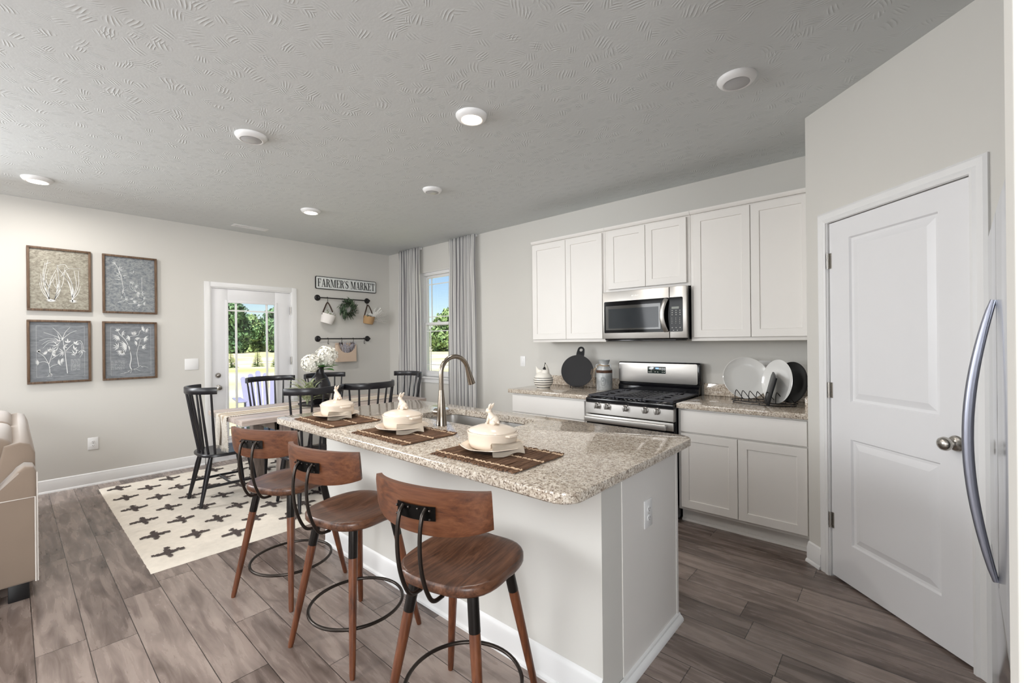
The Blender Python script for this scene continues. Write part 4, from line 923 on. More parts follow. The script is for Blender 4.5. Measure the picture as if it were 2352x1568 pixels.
# ------------------------------------------------------------------ flowers on the table
def leaf(g, p, d, L, w, up=(0, 0, 1), curl=.25, nseg=4):
    d = Vector(d).normalized(); u = Vector(up); sd = d.cross(u)
    if sd.length < 1e-3: sd = d.orthogonal()
    sd.normalize(); nn = sd.cross(d); prev = None
    for i in range(nseg+1):
        t = i/nseg; c = Vector(p)+d*L*t-nn*curl*L*t*t; ww = w*math.sin(PI*min(1, t*.92+.06))**.8
        cur = (g.v(c-sd*ww+nn*ww*.25), g.v(c), g.v(c+sd*ww+nn*ww*.25))
        if prev: g.face([prev[0], prev[1], cur[1], cur[0]]); g.face([prev[1], prev[2], cur[2], cur[1]])
        prev = cur
def table_flowers():
    vx, vy = 1.56, -1.86
    tr = thing('tray', 'round black tray under the vase on the dining table', 'tray', (vx, vy-.03, TZ+.004)); g = G(); g.lathe([(.13, 0), (.172, .004), (.185, .018), (.181, .020), (.168, .008), (.02, .006)], n=48); g.obj('tray_dish', 'blackceramic', tr)
    v = thing('vase', 'matte black bottle vase holding white hydrangeas', 'vase', (vx, vy, TZ+.012))
    g = G(); g.lathe([(.062, 0), (.088, .03), (.105, .09), (.108, .15), (.100, .21), (.078, .265), (.050, .30), (.040, .325), (.039, .37), (.046, .385), (.041, .386), (.032, .33), (.035, .30), (.06, .26)], n=40, cap1=False); g.obj('vase_body', 'blackceramic', v)
    f = thing('hydrangea_bunch', 'two white hydrangea heads in the black vase', 'flowers', (vx, vy, TZ+.36)); rng = random.Random(4)
    for c, r in (((-.01, -.085, .070), .092), ((.01, .070, .135), .110)):
        g = G(); g.raw = True
        for k in range(300):
            d = Vector((rng.gauss(0, 1), rng.gauss(0, 1), rng.gauss(0, 1)+.25)).normalized(); p = Vector(c)+d*r*rng.uniform(.74, 1.04)
            t1 = d.orthogonal().normalized(); t1.rotate(Matrix.Rotation(rng.random()*6, 3, d)); t2 = d.cross(t1)
            for q in range(4):
                a = q*PI/2; e = t1*math.cos(a)+t2*math.sin(a); s = e.cross(d); z = rng.uniform(.015, .019)
                g.face([g.v(p), g.v(p+e*z*.6+s*z*.55+d*.003), g.v(p+e*z+d*.006), g.v(p+e*z*.6-s*z*.55+d*.003)], False)
        g.sphere(c, r*.66, 16); g.obj('flower_head', 'petal', f, ang=None)
        g = G(); g.tube(smooth([(0, 0, -.28), (c[0]*.2, c[1]*.2, 0), (c[0]*.9, c[1]*.9, c[2]-r*.6)], 5), .005, 8); g.obj('stem', 'greenleaf', f)
    for p, d, L in (((.01, .03, .02), (.35, .8, .25), .15), ((.02, .02, .0), (.9, .5, .1), .13), ((0, .02, .03), (-.1, 1, .05), .13), ((-.01, -.01, .03), (-.6, -.4, .35), .12), ((.02, .0, .02), (.8, -.5, .4), .12)):
        g = G(); leaf(g, p, d, L, .045, curl=.15, nseg=6); g.obj('leaf', 'greenleaf', f)
    s = thing('sage_sprigs', 'pale green sage leaf sprigs in front of the black vase', 'greenery', (vx+.06, vy-.16, TZ+.028)); g = G(); g.raw = True
    for k in range(60):
        a = rng.random()*6.28; el = rng.uniform(.35, 1.3); d = Vector((math.cos(a)*math.cos(el), math.sin(a)*math.cos(el), math.sin(el))); b = Vector((rng.uniform(-.04, .04), rng.uniform(-.05, .05), rng.uniform(.0, .15))); leaf(g, b+d*.04, d, rng.uniform(.10, .17), rng.uniform(.013, .02), curl=rng.uniform(.2, .5))
    g.obj('leaves', 'sage', s, ang=None); g = G()
    for k in range(6): a = k*1.05; g.tube([(0, 0, -.004), (math.cos(a)*.03, math.sin(a)*.03, .1), (math.cos(a)*.08, math.sin(a)*.08, .19)], [.004, .003, .002], 6)
    g.obj('stems', 'sage', s)
table_flowers()

# ------------------------------------------------------------------ place settings on the island
def settings():
    Z = .914; mats = []
    def placemat():
        t = thing('placemat', 'brown twig placemat nearest the rounded island corner', 'placemat', (4.815, -2.628, Z), math.radians(1.5), 'twig placemats on the island'); rng = random.Random(8)
        g = G(); x = -.232
        while x < .232:
            y0 = -.165+rng.uniform(-.010, .006); y1 = .165+rng.uniform(-.006, .010); r = rng.uniform(.0038, .0058); m = 5
            g.tube([(x+rng.uniform(-.003, .003), y0+(y1-y0)*k/m, r+rng.uniform(0, .0025)) for k in range(m+1)], [r*.8]+[r]*(m-1)+[r*.7], 6); x += r*1.75
        g.obj('twigs', 'twig', t)
        for yy in (-.135, .0, .135):
            g = G(); P = [(-.236+.472*k/60, yy+.003*math.sin(k*1.3), .011+.0025*math.sin(k*2.1)) for k in range(61)]; g.tube(P, .0026, 6); g.tube([(p[0], p[1]+.004*math.cos(k*1.9), p[2]-.001) for k, p in enumerate(P)], .0022, 6)
            for k in range(0, 61, 4): g.sphere((P[k][0], P[k][1], .0125), .0038, 6)
            g.obj('string', 'string', t)
        return t
    def plate_():
        t = thing('dinner_plate', 'scalloped cream plate with dark underside, on the nearest placemat', 'plate', (4.775, -2.615, Z+.013), 0, 'plates under the covered dishes')
        g = G(); n = 72; rings = []
        for q, z, w in ((.07, 0, 0), (.082, 0, 0), (.10, .008, .01), (.134, .0255, .02), (.139, .0285, .02), (.136, .030, .02), (.10, .011, .01), (.085, .006, 0), (.02, .0055, 0)):
            rings.append([g.v((q*(1+w*math.cos(8*2*PI*j/n))*math.cos(2*PI*j/n), q*(1+w*math.cos(8*2*PI*j/n))*math.sin(2*PI*j/n), z)) for j in range(n)])
        for i, (A, B) in enumerate(zip(rings, rings[1:])):
            g.mi = 1 if i < 3 else 0
            for j in range(n): g.face([A[j], A[(j+1) % n], B[(j+1) % n], B[j]])
        g.mi = 1; g.face(rings[0][::-1]); g.mi = 0; g.face(rings[-1]); g.obj('plate_disc', ['cream', 'platedark'], t, ang=50); return t
    def napkin():
        t = thing('napkin', 'folded cream napkin hanging over the plate edge on the nearest placemat', 'napkin', (4.775, -2.615, Z+.02), 0, 'napkins folded over the plates')
        def prof(s):      # s along the fold, out over the rim (direction of viewer)
            if s < .55: return (.03+s/.55*.098, .0035+ .024*(s/.55)**3)
            k = (s-.55)/.45; return (.128+.034*math.sin(k*1.5), .0275-.030*k*k)
        g = G()
        for lay in range(3):
            def P(u, v, lay=lay):
                r, z = prof(u); w = .058+.016*u; x = (v-.5)*2*w; return (x+.030+.01*u*math.sin(v*5), -r+.03+.004*lay+.008*math.sin(v*3.1)*u, z+.0042*lay+.005*math.sin(v*6+u*3)*(.4+u)+.005-.010*u*abs(v-.5))
            g.sheet(P, 20, 8)
        bmesh.ops.solidify(g.b, geom=g.b.faces[:], thickness=.0022); bmesh.ops.rotate(g.b, verts=g.b.verts, cent=(0, 0, 0), matrix=Matrix.Rotation(math.radians(62), 3, 'Z'))
        g.obj('napkin_cloth', 'napkin', t, ang=180); return t
    def dish():
        t = thing('covered_dish', 'cream oval covered dish with rabbit knob, nearest of the three', 'serving dish', (4.755, -2.598, Z+.0215), 0, 'covered dishes on the island')
        g = G(); g.lathe([(.084, 0), (.092, .006), (.098, .03), (.101, .06), (.104, .066), (.104, .071), (.099, .071), (.095, .06), (.09, .02), (.05, .012)], n=56, sx=1.08, sy=.92, sq=2.5)
        for s in (-1, 1): g.prism([(-.035, 0), (-.028, .018), (0, .024), (.028, .018), (.035, 0)], lambda u, v, d, s=s: (s*(.108+v), u, d), .059, .069, .002)
        g.obj('dish_body', 'cream', t, ang=50)
        g = G(); g.lathe([(.098, .0712), (.098, .076), (.090, .083), (.06, .094), (.03, .100), (.004, .101)], n=56, sx=1.08, sy=.92, sq=2.4); l = g.obj('lid', 'cream', t, ang=50)
        # rabbit sitting up, facing -x
        g = G(); B = (0, 0, .100)
        g.sphere((.012, 0, .118), .021, 14, (1.15, .85, 1.0)); g.tube(smooth([(.010, 0, .122), (-.004, 0, .136), (-.012, 0, .148)], 4), [.019, .0175, .0165, .0155, .0145, .0135, .0125, .0115, .011][:9], 12)
        g.sphere((-.020, 0, .157), .0125, 12, (1.25, .85, .95)); g.sphere((-.032, 0, .153), .006, 8)
        for s in (-1, 1):
            g.tube(smooth([(-.014, s*.005, .164), (-.006, s*.008, .178), (.004, s*.010, .190)], 4), [.004, .0052, .0058, .006, .0062, .0058, .005, .0035, .0012], 8)
            g.tube([(-.010, s*.008, .135), (-.018, s*.008, .118), (-.022, s*.008, .102)], [.007, .006, .0055], 8); g.sphere((-.026, s*.008, .102), .006, 8, (1.4, 1, .7)); g.sphere((.014, s*.014, .108), .013, 10, (1.4, .6, .9))
        g.sphere((.036, 0, .110), .007, 8)
        g.obj('rabbit_knob', 'cream', l, ang=180); return t
    m, p, n, d = placemat(), plate_(), napkin(), dish()
    for dx, dy, w, r in ((-.680, .008, 'middle', 0), (-1.360, -.012, 'farthest', -2)):
        a = math.radians(r)
        dup(m, (4.815+dx, -2.628+dy, Z), a, 'brown twig placemat %s' % ('in the middle of the island row' if w == 'middle' else 'farthest, toward the dining table'))
        dup(p, (4.775+dx, -2.615+dy, Z+.013), a, 'scalloped cream plate with dark underside, on the %s placemat' % w)
        dup(n, (4.775+dx, -2.615+dy, Z+.02), a, 'folded cream napkin hanging over the plate edge on the %s placemat' % w)
        dup(d, (4.755+dx, -2.598+dy, Z+.0215), a, 'cream oval covered dish with rabbit knob, %s of the three' % w)
settings()

# ------------------------------------------------------------------ framed prints
def ribbon(g, pts, w0, w1, x):
    P = [Vector((x, p[0], p[1])) for p in smooth([(a, b, 0) for a, b in pts], 5)] if len(pts) > 2 else [Vector((x, p[0], p[1])) for p in pts]
    n = len(P); prev = None
    for i, p in enumerate(P):
        d = P[min(i+1, n-1)]-P[max(i-1, 0)]; d.normalize(); s = Vector((0, -d.z, d.y))*(w0+(w1-w0)*i/(n-1)); cur = (g.v(p-s), g.v(p+s))
        if prev: g.face([prev[0], cur[0], cur[1], prev[1]], False)
        prev = cur
def blade(g, p, q, w, x):
    p = Vector((x, *p)); q = Vector((x, *q)); d = q-p; s = Vector((0, -d.z, d.y)).normalized()*w; m = p+d*.45
    g.face([g.v(p), g.v(m-s), g.v(q), g.v(m+s)], False)
def picture(label, y0, y1, z0, z1, panel, box, strokes, leaves, rect=None, text=None, tone='chalk'):
    t = thing('framed_print', label, 'picture', (0, (y0+y1)/2, (z0+z1)/2), 0, 'framed botanical prints'); fw = .019; D = .034
    g = G()
    for a in ((y0, y1, z1-fw, z1), (y0, y1, z0, z0+fw), (y0, y0+fw, z0+fw, z1-fw), (y1-fw, y1, z0+fw, z1-fw)): g.box(.002, D, *a, .002)
    g.obj('frame', 'frame', t, True)
    g = G(); g.box(.004, .014, y0+fw, y1-fw, z0+fw, z1-fw); g.obj('print_panel', panel, t, True, None)
    a0, b0, a1, b1 = box; Y0, Y1, Z0, Z1 = y0+fw, y1-fw, z0+fw, z1-fw; x = .0152
    cv = lambda p: (Y0+(p[0]-a0)/(a1-a0)*(Y1-Y0), Z1-(p[1]-b0)/(b1-b0)*(Z1-Z0))
    g = G(); g.raw = True
    for st in strokes:
        w = 1.9
        if isinstance(st[0], (int, float)): w, st = st[0], st[1]
        ribbon(g, [cv(p) for p in st], w*.0009, w*.0005, x)
    for (p, q, w) in leaves: blade(g, cv(p), cv(q), w*.001, x+.0003)
    if rect:
        r = [cv(p) for p in ((rect[0], rect[1]), (rect[2], rect[1]), (rect[2], rect[3]), (rect[0], rect[3]))]
        for i in range(4): ribbon(g, [r[i], r[(i+1) % 4]], .0004, .0004, x)
    if text:
        rng = random.Random(len(text)); tx, ty, n, wd, dy = text
        for k in range(n):
            xx = tx
            while xx < tx+wd-10:
                L = rng.uniform(10, 34); ribbon(g, [cv((xx, ty+k*dy)), cv((min(xx+L, tx+wd), ty+k*dy))], .0011, .0011, x); xx += L+6
    g.obj('botanical_drawing', tone, t, True, 180)
def fan(c, tips, w=1.5, bend=.12, rng=random.Random(1)):
    out = []
    for q in tips:
        mx, my = (c[0]+q[0])/2+(q[1]-c[1])*bend, (c[1]+q[1])/2-(q[0]-c[0])*bend; out.append((w, [c, (mx, my), q]))
    return out
def sprig(c, d, n, L, w, spread=1.1, rng=random.Random(2)):
    out = []
    a0 = math.atan2(d[1], d[0])
    for k in range(n):
        a = a0+(k/(max(1, n-1))-.5)*2*spread; l = L*rng.uniform(.75, 1.1); out.append((c, (c[0]+l*math.cos(a), c[1]+l*math.sin(a)), w))
    return out
# grass tufts
s1 = fan((480, 655), [(385, 480), (400, 390), (440, 270), (470, 240), (455, 420), (500, 460), (540, 400), (570, 300)], 2, .10)+fan((530, 655), [(560, 280), (590, 440), (600, 520), (545, 380), (570, 330), (640, 300)], 2, -.08)
s1 += fan((715, 640), [(560, 300), (620, 370), (665, 360), (735, 330), (780, 330), (800, 490), (690, 420), (640, 330)], 2.3, -.10)+[(1.8, [(560, 290), (640, 270), (680, 310), (800, 300)]), (1.8, [(440, 290), (470, 270), (500, 260)]), (1.5, [(600, 400), (650, 330), (690, 310)])]
s1 += fan((470, 520), [(430, 380), (420, 350), (480, 330), (500, 480)], 1.3)+fan((560, 540), [(520, 430), (590, 460), (600, 500)], 1.3)
l1 = [((445, 655), (550, 660), 9), ((450, 668), (548, 668), 7), ((680, 655), (765, 655), 10), ((690, 668), (760, 668), 6), ((715, 610), (715, 680), 6)]
picture('framed print of two chalk white grass tufts on warm hammered ground, upper left', -3.882, -3.447, 1.731, 2.332, 'slatewarm', (292, 130, 885, 750), s1, l1)
s2 = [(2, [(1130, 265), (1170, 320), (1200, 400), (1215, 480), (1222, 560), (1205, 640)]), (1.6, [(1130, 492), (1175, 490), (1210, 492)]), (1.6, [(1410, 400), (1408, 480), (1412, 560), (1440, 580)]), (1.7, [(1170, 680), (1230, 660), (1265, 635)]), (1.7, [(1270, 690), (1330, 685), (1400, 670), (1430, 640)])]
s2 += fan((1215, 560), [(1195, 640), (1240, 610), (1270, 550), (1250, 520)], 1.4)+fan((1225, 400), [(1255, 395), (1280, 405), (1240, 430)], 1.3)+fan((1350, 560), [(1290, 470), (1330, 450), (1370, 470), (1380, 600)], 1.3, .3)
l2 = []
for c, d, n, L in (((1150, 290), (-1, -.6), 3, 45), ((1180, 340), (1, -.5), 4, 55), ((1195, 390), (-1, -.4), 3, 60), ((1205, 440), (-1, -.9), 3, 70), ((1300, 480), (.3, -1), 4, 40), ((1340, 500), (1, .4), 5, 45), ((1370, 560), (.2, 1), 5, 45), ((1400, 580), (1, -.1), 4, 50), ((1380, 600), (-1, .3), 4, 35), ((1330, 680), (.3, -1), 6, 40), ((1370, 690), (.4, .9), 5, 38), ((1420, 680), (1, .2), 5, 32), ((1240, 650), (.8, -.5), 4, 36), ((1310, 650), (-.5, -1), 4, 36), ((1420, 620), (.8, .3), 4, 34), ((1320, 370), (-.6, -1), 2, 40)): l2 += sprig(c, d, n, L, 2.0, .8)
picture('framed print of a trailing chalk white vine on cool grey ground, upper right', -3.364, -2.926, 1.728, 2.330, 'slatecool', (1047, 210, 1540, 775), s2, l2)
s3 = [(3, [(655, 1385), (640, 1250), (630, 1150), (612, 1040)]), (2, [(612, 1040), (570, 980), (515, 930)]), (2, [(612, 1030), (640, 970), (685, 925)]), (2, [(612, 1040), (680, 985), (750, 955)]), (2, [(612, 1040), (530, 1010), (430, 975)]), (2.4, [(485, 1400), (482, 1330), (470, 1280), (430, 1210), (375, 1170)]), (2, [(482, 1320), (520, 1300), (560, 1290)]), (2, [(475, 1290), (495, 1230), (520, 1150)]), (2, [(475, 1280), (430, 1260), (380, 1270)]), (2.2, [(640, 1160), (690, 1110), (730, 1080)]), (2.2, [(640, 1170), (700, 1180), (735, 1215)]), (2, [(500, 1240), (560, 1200), (620, 1170)])]
s3 += fan((485, 1375), [(460, 1410), (475, 1412), (495, 1410), (510, 1400)], 2)+[(1.6, [(540, 1045), (470, 1035), (385, 1060)]), (1.6, [(560, 1070), (480, 1075), (420, 1130)]), (1.6, [(570, 1060), (480, 1055), (410, 1095)]), (1.6, [(580, 1100), (530, 1110), (490, 1160)])]
s3 += [(1.8, [(745, 1070), (790, 1060), (815, 1110), (810, 1180), (780, 1230)]), (1.6, [(760, 1080), (795, 1090), (800, 1160), (775, 1200)])]
l3 = []
for c, d, n, L, w in (((590, 1070), (-1, -.3), 4, 95, 3), ((570, 1110), (-1, .2), 4, 85, 3), ((600, 1060), (-.6, -1), 2, 50, 6), ((620, 1110), (.8, .5), 3, 50, 5), ((660, 1080), (0, -1), 3, 42, 6), ((735, 1095), (.6, -1), 3, 44, 7), ((725, 1150), (.5, -.5), 3, 48, 6), ((735, 1200), (-.6, -.9), 3, 60, 5), ((620, 1170), (-1, .3), 5, 60, 3), ((540, 1180), (-.6, -.7), 7, 52, 3.4), ((490, 1170), (0, -1), 7, 48, 3.4), ((450, 1190), (-.5, -.8), 6, 44, 3.2), ((385, 1170), (-.3, -1), 8, 32, 3.2), ((385, 1270), (-1, 0), 8, 40, 3), ((560, 1280), (.6, -.2), 8, 46, 3), ((590, 1250), (1, .3), 6, 46, 3), ((520, 1210), (.5, -.8), 5, 44, 3), ((800, 1150), (.1, 1), 3, 70, 3)): l3 += sprig(c, d, n, L, w, .95)
picture('framed slate print of a palm with leafy flowers and small text, lower left', -3.885, -3.453, 1.042, 1.643, 'slate', (300, 875, 868, 1455), s3, l3, (360, 912, 830, 1410), (690, 1248, 9, 95, 13))
s4 = [(4, [(1305, 1345), (1288, 1300), (1300, 1230), (1290, 1160), (1268, 1090), (1240, 1040), (1190, 990)]), (3, [(1268, 1095), (1285, 1120), (1290, 1170)]), (2.2, [(1375, 1310), (1365, 1250), (1358, 1180), (1375, 1110), (1395, 1040)]), (2.2, [(1250, 1040), (1300, 1010), (1370, 1000), (1390, 960), (1430, 930)]), (2, [(1395, 1040), (1440, 1030), (1475, 1050)]), (2, [(1380, 1100), (1410, 1100), (1430, 1130)]), (2, [(1190, 990), (1165, 940)])]
s4 += [(1.8, c[1]) for c in fan((1300, 1340), [(1195, 1375), (1230, 1370), (1290, 1375), (1340, 1345), (1390, 1355), (1260, 1350)], 2, .1)]+[(1.6, c[1]) for c in fan((1375, 1315), [(1325, 1330), (1420, 1320), (1470, 1325), (1400, 1300)], 2, .1)]
l4 = []
for c, d, n, L, w in (((1180, 1010), (-.6, .6), 7, 62, 4), ((1175, 960), (-.3, -1), 4, 40, 4), ((1210, 980), (.8, .2), 4, 40, 4), ((1260, 1100), (-1, .3), 8, 85, 5), ((1215, 1150), (-.4, .8), 8, 66, 5), ((1180, 1120), (-.8, -.4), 5, 60, 4), ((1290, 1020), (-.5, .2), 6, 46, 4), ((1330, 1000), (0, -1), 7, 46, 4), ((1360, 1020), (.2, .8), 6, 40, 4), ((1410, 945), (.6, -.3), 6, 46, 4), ((1450, 945), (.9, .4), 5, 40, 3.6), ((1430, 1030), (.6, .3), 7, 52, 4), ((1360, 1070), (-.6, .3), 5, 42, 4), ((1415, 1110), (.7, .5), 5, 42, 4)): l4 += sprig(c, d, n, L, w, 1.0)
picture('framed slate print of two rooted trees with small text, lower right', -3.368, -2.931, 1.040, 1.642, 'slate', (1050, 885, 1540, 1415), s4, l4, (1105, 920, 1500, 1388), (1105, 1252, 6, 130, 15))

# ------------------------------------------------------------------ sign and wall rails
def letter(c):
    T, t, s = .17, .055, .05      # stem, hairline, serif height
    bx = lambda x0, y0, x1, y1: [(x0, y0), (x1, y0), (x1, y1), (x0, y1)]
    def stroke(pts, w):
        L, R = [], []
        n = len(pts)
        for i, p in enumerate(pts):
            d = Vector((pts[min(i+1, n-1)][0]-pts[max(i-1, 0)][0], pts[min(i+1, n-1)][1]-pts[max(i-1, 0)][1])).normalized(); ww = w[i] if isinstance(w, list) else w
            L.append((p[0]-d.y*ww/2, p[1]+d.x*ww/2)); R.append((p[0]+d.y*ww/2, p[1]-d.x*ww/2))
        return [[L[i], R[i], R[i+1], L[i+1]] for i in range(n-1)]
    stem = lambda x, w=T: [bx(x, 0, x+w, 1), bx(x-.08, 0, x+w+.08, s), bx(x-.08, 1-s, x+w+.08, 1)]
    if c in 'FE':
        o = stem(.09)+[bx(.09, 1-t, .60, 1), [(.54, .74), (.60, .74), (.60, 1), (.50, 1-t)], bx(.25, .50, .46, .50+t), bx(.43, .40, .47, .66)]
        if c == 'E': o += [bx(.09, 0, .62, t), [(.51, t), (.62, 0), (.62, .28), (.57, .28)]]
        return (.66, o)
    if c == 'A': return (.76, [[(.33, 1), (.40, 1), (.15, 0), (.09, 0)], [(.31, 1), (.45, 1), (.69, 0), (.51, 0)], bx(.20, .30, .56, .30+t), bx(.0, 0, .25, s), bx(.43, 0, .77, s)])
    if c == 'R':
        b = [(.25, .97), (.36, .965), (.47, .92), (.53, .83), (.545, .75), (.53, .66), (.47, .565), (.36, .525), (.25, .52)]
        return (.74, stem(.09)+stroke(b, [t, t, .11, .16, .17, .16, .11, t, t])+stroke([(.36, .52), (.46, .46), (.52, .30), (.56, .12), (.62, .03), (.74, .04)], [t, .13, .17, .16, .12, .05]))
    if c == 'M': return (1.02, [bx(.12, 0, .12+t, 1), bx(.02, 0, .29, s), bx(.02, 1-s, .26, 1), [(.11, 1), (.30, 1), (.56, .06), (.47, .0)], [(.74, 1), (.79, 1), (.53, 0), (.48, 0)], bx(.74, 0, .91, 1), bx(.66, 0, .99, s), bx(.80, 1-s, .99, 1)])
    if c == 'K': return (.78, stem(.09)+stroke([(.66, .98), (.26, .42)], t)+stroke([(.36, .58), (.64, .02)], .17)+[bx(.52, 1-s, .78, 1), bx(.48, 0, .80, s)])
    if c == 'T': return (.70, [bx(.265, 0, .435, 1), bx(.17, 0, .53, s), bx(.02, 1-t, .68, 1), [(.02, .72), (.07, .72), (.12, 1), (.02, 1)], [(.63, .72), (.68, .72), (.68, 1), (.58, 1)]])
    if c == 'S':
        P = [(.49, .80), (.43, .92), (.31, .97), (.19, .93), (.12, .83), (.13, .70), (.22, .59), (.34, .50), (.45, .40), (.49, .27), (.45, .13), (.34, .04), (.22, .035), (.12, .11), (.07, .24)]
        return (.60, stroke(P, [.05, .06, .06, .08, .12, .15, .17, .19, .17, .15, .12, .08, .06, .06, .05])+[bx(.47, .72, .51, .98), bx(.05, .02, .09, .30)])
    if c == "'": return (.22, [[(.05, 1), (.17, 1), (.13, .72), (.09, .72)]])
    return (.34, [])
def sign():
    t = thing('wooden_sign', 'white distressed sign reading FARMER\'S MARKET above the upper wall rail', 'sign', (0, -.717, 2.243)); Y0, Y1, Z0, Z1 = -1.186, -.248, 2.155, 2.331
    f = lambda u, v, d: (d, u, v)
    g = G(); g.prism(rrect(Y0, Y1, Z0, Z1, .016, 5), f, .002, .022, .002); g.obj('board', 'signblack', t, True)
    g = G(); g.prism(rrect(Y0+.009, Y1-.009, Z0+.009, Z1-.009, .012, 5), f, .020, .0238); g.obj('board_face', 'signwhite', t, True, 30)
    s = "FARMER'S MARKET"; hgt = .112; tot = sum(letter(c)[0] for c in s); sc = (Y1-Y0-.05)/tot; y = Y0+.025; g = G()
    for c in s:
        w, polys = letter(c)
        for p in polys: g.prism([(y+a*sc, 2.187+b*hgt) for a, b in p], f, .0236, .0246)
        y += w*sc
    g.obj('lettering', 'signblack', t, True, None)
sign()
def rails():
    def rail(label, z, za, zb):
        t = thing('wall_rail', label, 'rail', (0, -.775, z), 0, 'black pipe rails on the wall'); ya, yb = -1.155, -.395
        g = G(); g.cyl((.055, ya, z), (.055, yb, z), .008, n=14); g.obj('rod', 'wire', t, True)
        for y in (ya, yb):
            g = G(); mt = Matrix.Translation((0, y, z)) @ Matrix.Rotation(PI/2, 4, 'Y'); g.lathe([(.042, 0), (.042, .006), (.036, .010), (.016, .014), (.014, .05), (.016, .066), (.010, .07)], n=28, mtx=mt); g.obj('flange', 'wire', t, True)
    rail('upper black pipe rail under the sign holding the wreath and two baskets', 2.030, 0, 0); rail('lower black pipe rail holding the beige paper pocket', 1.458, 0, 0)
    def hook(y, z, lab, proto=None):
        if proto: return dup(proto, (.055, y, z), 0, lab)
        t = thing('s_hook', lab, 'hook', (.055, y, z), 0, 'black hooks on the rails'); g = G()
        P = [(.012*math.cos(a), 0, .012*math.sin(a)) for a in [-2.6+k*.35 for k in range(0)]]
        P = smooth([(-.013, 0, -.006), (-.008, 0, .008), (.004, 0, .0125), (.013, 0, .003), (.011, 0, -.022), (.004, 0, -.045), (-.002, 0, -.060), (.006, 0, -.073), (.018, 0, -.070), (.021, 0, -.058)], 4); g.tube(P, .0032, 8); g.obj('hook_wire', 'wire', t); return t
    h = hook(-1.038, 1.458, 'black hook on the lower rail, left of the paper pocket')
    hook(-.835, 1.458, 'black hook on the lower rail holding the left side of the paper pocket', h); hook(-.655, 1.458, 'black hook on the lower rail in front of the lavender', h); hook(-.480, 1.458, 'black hook on the lower rail, right of the paper pocket', h)
    hook(-1.038, 2.030, 'black hook on the upper rail holding the white basket', h); hook(-.430, 2.030, 'black hook on the upper rail holding the tan basket', h)
    def basket(label, y, z, mat, r, hgt, tilt, strapz):
        t = thing('hanging_basket', label, 'basket', (.10, y, z)); mt = Matrix.Translation((.105, y, z)) @ Matrix.Rotation(tilt, 4, 'X') @ Matrix.Rotation(.16, 4, 'Y')
        g = G(); g.lathe([(r*.76, -hgt), (r*.86, -hgt+.006), (r*.98, -hgt*.3), (r, 0), (r*.975, .001), (r*.95, -hgt*.3), (r*.8, -hgt+.012)], n=36, mtx=mt); g.obj('basket_body', mat, t, True)
        a = mt @ Vector((-.0, -r*.97, -.03)); b = mt @ Vector((0, r*.97, -.03)); top = Vector((.070, y+.0, strapz))
        g = G(); g.tube(smooth([a, a*.5+top*.5+Vector((.004, -.006, .01)), top, b*.5+top*.5+Vector((.004, .006, .01)), b], 6), .010, 8, flat=.22, upv=(1, 0, 0)); g.obj('strap', 'leather', t, True)
        return mt
    m1 = basket('white felt basket tilted on the upper rail, left of the wreath', -1.040, 1.800, 'felt', .092, .135, math.radians(-14), 1.962)
    m2 = basket('tan felt basket on the upper rail, right of the wreath', -.418, 1.795, 'kraft', .082, .118, math.radians(-6), 1.962)
    rng = random.Random(12)
    def filler(name, label, mt, mat, n, L, w, cat='flowers', lean=(0, 0, 0), mat2=None):
        t = thing(name, label, cat, mt @ Vector((0, 0, -.08))); g = G(); g.raw = True
        for k in range(n):
            a = rng.random()*6.28; el = rng.uniform(.5, 1.4); d = (Vector((math.cos(a)*math.cos(el), math.sin(a)*math.cos(el), math.sin(el)))+Vector(lean)).normalized(); b = mt @ Vector((rng.uniform(-.05, .05), rng.uniform(-.05, .05), rng.uniform(-.05, -.01))); leaf(g, b, d, L*rng.uniform(.6, 1.1), w, curl=.3)
        g.obj('leaves', mat, t, True, None); g = G(); g.raw = True
        for k in range(26):
            p = mt @ Vector((rng.uniform(-.06, .06), rng.uniform(-.06, .07), rng.uniform(-.01, .035)))
            for q in range(5): a = q*1.256; e = Vector((.4*math.cos(a)+.6, math.cos(a)*.8, math.sin(a))).normalized()*.014; g.face([g.v(p), g.v(p+e+Vector((.002, .004, 0))), g.v(p+e*1.2), g.v(p+e+Vector((.002, -.004, .003)))], False)
        g.obj('blossoms', mat2 or 'fern', t, True, None)
        g = G(); g.tube([mt @ Vector((0, 0, -.10)), mt @ Vector((.005, 0, -.01))], .006, 6); g.obj('stems', 'sage', t, True); return t
    filler('flower_filler', 'small pale blossoms and sage leaves in the white felt basket', m1, 'sage', 34, .075, .012)
    filler('flower_filler', 'small white blossoms with dark leaves in the tan felt basket', m2, 'wreath', 20, .06, .011)
    t = thing('fern_spray', 'bleached white fern spray leaning out of the tan felt basket', 'greenery', m2 @ Vector((.01, .05, -.06))); g = G(); g.raw = True; o = m2 @ Vector((.01, .045, -.05))
    for k in range(9):
        a = math.radians(78-k*11); d = Vector((.28, math.cos(a), math.sin(a))).normalized(); L = rng.uniform(.19, .26)-(.05 if k < 2 else 0); leaf(g, o, d, L*1.1, .016, curl=.06, nseg=5)
        for q in range(3, 9):
            b = o+d*L*q/9.5
            for s in (-1, 1): e = (d*.8+Vector((.1, -d.z*s*.9, d.y*s*.9))).normalized(); leaf(g, b, e, .055*(1-q/14), .009, curl=.1, nseg=2)
    g.obj('fronds', 'fern', t, True, None); g = G(); g.tube([o-Vector((0, .02, .03)), o+Vector((.01, .02, .03))], .005, 6); g.obj('stem', 'fern', t, True)
    # wreath
    c = Vector((.075, -.745, 1.893)); t = thing('leaf_wreath', 'round olive leaf wreath hanging from the middle of the upper rail', 'wreath', c); g = G(); g.raw = True
